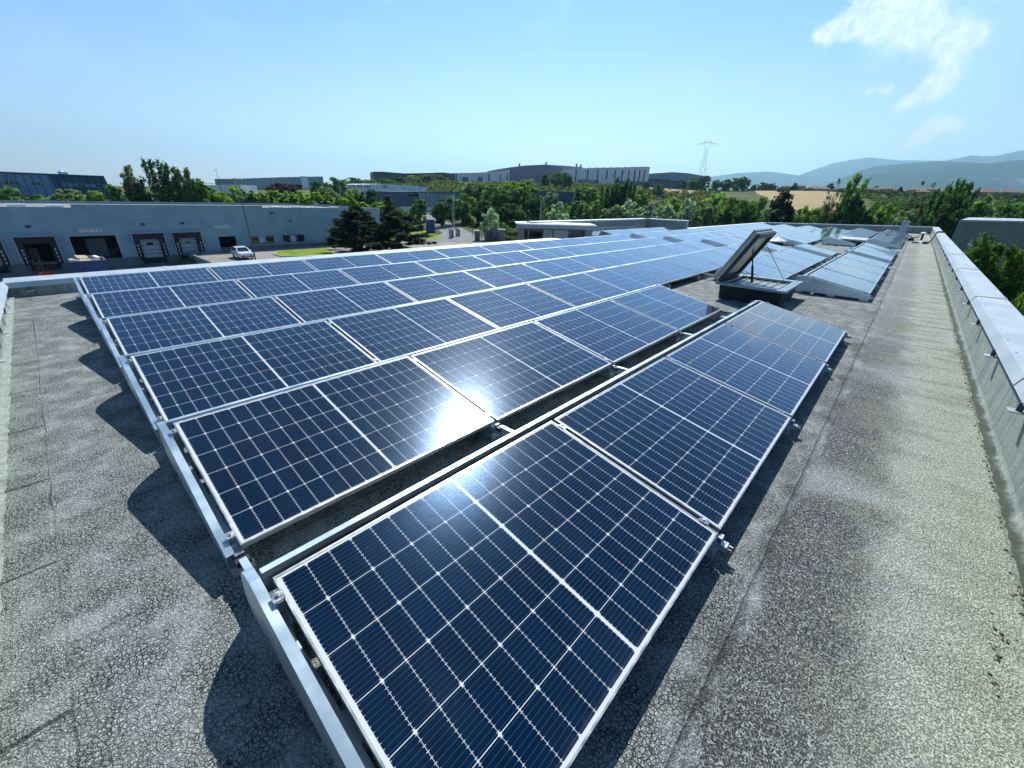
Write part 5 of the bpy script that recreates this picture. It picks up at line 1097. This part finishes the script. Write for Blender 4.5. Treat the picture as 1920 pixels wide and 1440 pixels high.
def clumps(cent,rad,per,size):
    C=[];Nn=[];S=[]
    for c,r in zip(cent,rad):
        d=rng.normal(size=(per,3)); d/=np.linalg.norm(d,axis=1,keepdims=True); rr=r*rng.random((per,1))**.45
        C.append(c+d*rr*np.array([1,1,.8])); Nn.append(d+rng.normal(size=(per,3))*.55+np.array([0,0,.35])); S.append(size*(.6+.8*rng.random(per)))
    return np.concatenate(C),np.concatenate(Nn),np.concatenate(S)
def ellip(n,W,H,z0,shape=1.0,inner=.45):
    out=[]
    while len(out)<n:
        q=rng.uniform(-1,1,3); r=np.linalg.norm(q)
        if inner<r<1: 
            z=(q[2]+1)/2; k=1.0
            if shape!=1.0: k=(1-z)**shape*1.25
            out.append((q[0]*W/2*k,q[1]*W/2*k,z0+z*(H-z0)))
    return np.array(out)
PROTO_T={}
def trunk_mesh(name,H,r,limbs,top=.8,n=7,lean=0):
    m=MB(); pts=[(0,0,-.6)]+[(lean*math.sin(k*.9)*.3+rng.normal()*.04*H*.1,rng.normal()*.03*H*.1,H*top*k/5) for k in range(1,6)]
    m.tube(pts,[r*1.25]+[r*(1-.16*k) for k in range(1,6)],n)
    for (z,az,ln,el) in limbs:
        a=np.array([0,0,H*z]); d=np.array([math.cos(az)*math.cos(el),math.sin(az)*math.cos(el),math.sin(el)])
        q=a+d*ln*.5+np.array([0,0,.02*ln]); e=a+d*ln+np.array([0,0,.10*ln]); m.tube([tuple(a),tuple(q),tuple(e)],[r*.45,r*.28,r*.08],5,cap=False)
    return m.mesh(name,M['bark'],smooth=True)
def rl(n,z0,z1,ln,el): return [(random.uniform(z0,z1),random.uniform(0,6.28),ln*random.uniform(.7,1.1),el+random.uniform(-.15,.2)) for _ in range(n)]
H0=10.0
def proto(kind,W0,crown,trunk): PROTO_T.setdefault(kind,[]).append((W0,crown,trunk))
for v in range(4):   # broadleaf
    W0=8.0; c=ellip(62,W0*.86,H0*.93,1.6,1.0,.35); c[:,2]+=rng.normal(size=62)*.3
    C,Nn,S=clumps(c,rng.uniform(.5,1.3,62),60,.40); proto('broad',W0,leaf_mesh('broad_crown',C,Nn,S),trunk_mesh('broad_trunk',H0,.22,rl(9,.2,.6,3.2,.6)))
for v in range(3):   # poplar: a few upswept spires
    W0=4.0; cs=[];rad=[]
    for s in range(5):
        bx,by=rng.normal(size=2)*.55; hh=H0*rng.uniform(.72,1.0); lx=rng.uniform(.2,.9)
        for k in range(24):
            z=1.2+(hh-1.4)*k/23; q=k/23; w=(.95*math.sin(math.pi*min(1,q*.75+.2))+.12); cs.append((bx*(1+q*.9)+lx*q*q+rng.normal()*.22,by*(1+q*.9)+rng.normal()*.22,z)); rad.append(w*rng.uniform(.35,.85))
    C,Nn,S=clumps(np.array(cs),rad,30,.26); C+=rng.normal(size=C.shape)*np.array([.16,.16,.22]); proto('poplar',4.5,leaf_mesh('poplar_crown',C,Nn,S),trunk_mesh('poplar_trunk',H0,.16,rl(8,.15,.6,2.2,1.1)))
for v in range(3):   # silvery, loose, drooping
    W0=8.0; c=ellip(70,W0*.86,H0*.95,1.0,1.0,.4); C,Nn,S=clumps(c,rng.uniform(.35,1.0,70),42,.34); C[:,2]-=(np.hypot(C[:,0],C[:,1])/W0)**2*1.4
    proto('willow',W0,leaf_mesh('silvery_crown',C,Nn,S,2.6),trunk_mesh('silvery_trunk',H0,.2,rl(9,.2,.6,3.2,.7)))
for v in range(3):   # young feathery
    W0=5.0; cs=[];rad=[]
    for s in range(26):
        az=rng.uniform(0,6.28); el=rng.uniform(.35,1.35); ln=rng.uniform(3.0,5.4)
        for k in (.35,.6,.85,1.0): cs.append((math.cos(az)*math.cos(el)*ln*k*.62,math.sin(az)*math.cos(el)*ln*k*.62,3.6+math.sin(el)*ln*k*1.1)); rad.append(.75*(1.15-k*.6))
    for s in range(16): cs.append((rng.normal()*1.1,rng.normal()*1.1,rng.uniform(.8,5))); rad.append(.9)
    C,Nn,S=clumps(np.array(cs),rad,24,.36); proto('young',W0,leaf_mesh('young_crown',C,Nn,S,2.2),trunk_mesh('young_trunk',H0,.14,rl(7,.25,.5,2.4,.8),.6))
for kind,W0,pw in (('conifer',3.4,.75),('conifer2',6.5,.6)):
    c=ellip(64,W0*.9,H0*.98,.7,pw,.2); C,Nn,S=clumps(c,rng.uniform(.35,.9,64),48,.30); proto(kind,W0,leaf_mesh('conifer_crown',C,Nn,S,2.0),trunk_mesh('conifer_trunk',H0,.2,rl(6,.2,.6,1.6,.2)))
def bare(seed):
    m=MB(); r_=random.Random(seed)
    def grow(p,d,ln,rad,dep):
        e=p+d*ln; m.tube([tuple(p),tuple((p+e)/2+Vector((r_.uniform(-.05,.05),r_.uniform(-.05,.05),0))*ln),tuple(e)],[rad,rad*.8,rad*.6],5,cap=False)
        if dep==0: return
        for k in range(3 if dep>1 else 4):
            q=(d+Vector((r_.uniform(-.55,.6),r_.uniform(-.55,.55),r_.uniform(-.05,.5)))).normalized(); grow(p+d*ln*r_.uniform(.55,1),q,ln*r_.uniform(.55,.8),rad*.55,dep-1)
    for k in range(5): grow(Vector((0,0,-.4)),Vector((r_.uniform(-.28,.45),r_.uniform(-.3,.3),1)).normalized(),4.2*r_.uniform(.8,1.15),.15,3)
    return m.mesh('bare_stems',M['bark'],smooth=True)
for v in range(2):
    W0=6.0; c=ellip(26,W0*.7,H0*.95,5.0,1.0,.5); C,Nn,S=clumps(c,rng.uniform(.2,.5,26),16,.24); proto('bare',W0,leaf_mesh('sparse_crown',C,Nn,S),bare(v+3))
# large near tree
W0=9.0; c=ellip(130,W0*.86,H0*.95,2.4,1.0,.45); C,Nn,S=clumps(c,rng.uniform(.5,1.25,130),170,.24); proto('leafy',W0,leaf_mesh('leafy_crown',C,Nn,S,1.25),trunk_mesh('leafy_trunk',H0,.28,rl(14,.25,.7,3.6,.6),n=10))
W0=8.0; c=ellip(110,W0*.86,H0*.95,2.0,1.0,.45); C,Nn,S=clumps(c,rng.uniform(.45,1.1,110),150,.24); proto('leafy',W0,leaf_mesh('leafy_crown',C,Nn,S,1.25),trunk_mesh('leafy_trunk',H0,.24,rl(12,.25,.7,3.2,.6),n=10))
# pines: whorls of boughs ending in dense needle tufts
def pine(kind,W0,zlow,gap,per):
    cs=[];rad=[];limbs=[]
    nz_=13
    for k in range(nz_):
        q=k/(nz_-1); z=zlow+(H0-zlow-.3)*q; wl=W0/2*(1-q)**.8*(1+.18*math.sin(k*2.1))+.25; nb=max(4,int(9-5*q))
        for b in range(nb):
            az=6.283*b/nb+k*.7+rng.uniform(-.25,.25); 
            if rng.random()<gap: continue
            ll=wl*rng.uniform(.75,1.1); limbs.append((z/H0,az,ll*.9,.12+.35*q))
            for f in np.arange(.35,1.05,.16):
                cs.append((math.cos(az)*ll*f+rng.normal()*.08,math.sin(az)*ll*f+rng.normal()*.08,z+ll*f*(.10+.3*q)+.16*f+rng.normal()*.08)); rad.append(rng.uniform(.26,.46)*(1.1-.25*q))
    C,Nn,S=clumps(np.array(cs),rad,per,.30); Nn=rng.normal(size=Nn.shape)
    proto(kind,W0,leaf_mesh('pine_crown',C,Nn,S*.55,4.5),trunk_mesh('pine_trunk',H0,.19,limbs,.97,8))
pine('pine',9.5,.9,.08,46); pine('pine2',11.5,1.6,.30,44)
COLS={'md':(.062,.13,.036),'lt':(.115,.19,.05),'br':(.13,.21,.03),'dk':(.036,.082,.032),'vdk':(.020,.036,.02),'ol':(.12,.165,.08),'sv':(.19,.25,.19),'sil':(.075,.10,.055),'pu':(.055,.028,.034),'nr':(.062,.11,.022),'nr2':(.10,.16,.02),'br2':(.09,.10,.07),'bk':(.05,.05,.03)}
KN={'broad':'leafy_tree','poplar':'poplar_tree','willow':'silvery_tree','young':'young_tree','conifer':'conifer_tree','conifer2':'conifer_tree','bare':'bare_tree','leafy':'maple_tree','pine':'pine_tree','pine2':'pine_tree'}
for i,(kind,x,y,zt,w,ck,lab,grp) in enumerate(TREES):
    pr=PROTO_T[kind][i%len(PROTO_T[kind])]; zb=hterr(x,y)-.15
    if kind in('leafy','pine','pine2') : zb=-6.85
    H=zt-zb; w*=1.45 if kind in('pine','pine2') else 1
    r=empty(KN[kind],(x,y,zb),random.uniform(0,6.28),lab,'tree',grp or None)
    if kind in('pine','pine2'): r.rotation_euler.z=.4
    if kind=='poplar': r.rotation_euler.z=R(-50)+random.uniform(-.4,.4)
    r.scale=(w/pr[0],w/pr[0],H/H0)
    c=bpy.data.objects.new('crown',pr[1]); COL.objects.link(c); c.parent=r; j=1.6+random.uniform(-.2,.2); k=COLS[ck]; c.color=(k[0]*j,k[1]*j,k[2]*j*1.25,1)
    t_=bpy.data.objects.new('trunk',pr[2]); COL.objects.link(t_); t_.parent=r
# ground cover between the trees
def inpoly(x,y,poly):
    s=False; j=len(poly)-1
    for i in range(len(poly)):
        if (poly[i][1]>y)!=(poly[j][1]>y) and x<(poly[j][0]-poly[i][0])*(y-poly[i][1])/(poly[j][1]-poly[i][1])+poly[i][0]: s=not s
        j=i
    return s
KEEP=[[(150,4),(215,10),(300,18),(395,38),(420,66),(415,105),(380,122),(330,108),(270,84),(200,44)],[(50,70),(60,66),(68,64),(76,78),(88,96),(100,126),(104,134),(90,138),(80,120),(66,98),(55,84)],[(290,122),(345,115),(376,135),(372,170),(330,180),(280,150)],[(86,136),(126,138),(128,170),(90,166)],[(13,30),(70,30),(74,60),(62,76),(13,76)]]
def scatter(name,n,azr,dr,size,hgt,col,seed,kind='stuff',leaf=.7,per=26):
    r_=np.random.default_rng(seed); cs=[];rad=[]
    while len(cs)<n:
        a=math.radians(r_.uniform(*azr)); d=math.sqrt(r_.uniform(dr[0]**2,dr[1]**2)); x,y=d*math.cos(a),d*math.sin(a)
        if any(inpoly(x,y,k) for k in KEEP): continue
        s=size*r_.uniform(.5,1.4); cs.append((x,y,hterr(x,y)+s*hgt*.45)); rad.append(s)
    C,Nn,S=clumps(np.array(cs),rad,per,leaf); o=bpy.data.objects.new(name,leaf_mesh(name,C,Nn,S)); COL.objects.link(o); o.color=(col[0]*1.3,col[1]*1.35,col[2]*1.5,1); return tag(o,kind=kind)
scatter('undergrowth',1500,(-14,47),(88,215),2.2,.9,(.035,.062,.02),1)
scatter('undergrowth',900,(33,62),(205,330),2.8,.8,(.06,.085,.028),2,leaf=1.0)
scatter('undergrowth',420,(8,36),(215,330),2.4,.7,(.06,.08,.03),3,leaf=.9)
scatter('undergrowth',900,(64,99),(119,137),1.35,.9,(.055,.065,.028),4,leaf=.55)
scatter('undergrowth',260,(60,99),(98,108),1.1,1.5,(.10,.085,.04),5,leaf=.45)
scatter('undergrowth',500,(50,66),(120,165),2.2,.9,(.045,.07,.022),6)
scatter('undergrowth',420,(-14,22),(330,470),2.4,.6,(.03,.05,.02),7,leaf=1.2)
scatter('undergrowth',800,(-16,13),(105,330),3.4,.8,(.045,.085,.026),11,leaf=.9)
scatter('undergrowth',130,(-14,14),(395,450),2.6,.8,(.03,.055,.025),12,leaf=1.0)
scatter('tall_grass',620,(38,48.5),(92,122),.8,.8,(.17,.16,.05),8,leaf=.34)
scatter('tall_grass',300,(48,56),(118,140),1.0,.9,(.10,.13,.04),9,leaf=.4)

# ------------------------------------------------------------------ haze
t=NT('haze_air'); t.N.remove(t.p); v=t.n('ShaderNodeVolumePrincipled'); v.inputs['Density'].default_value=HAZE; v.inputs['Color'].default_value=(.46,.79,1.0,1); v.inputs['Anisotropy'].default_value=.4
t.L.new(v.outputs[0],t.out.inputs['Volume'])
tag(MB().box(-19500,-19500,-135,19500,19500,1420).obj('haze',t.mat),kind='stuff')
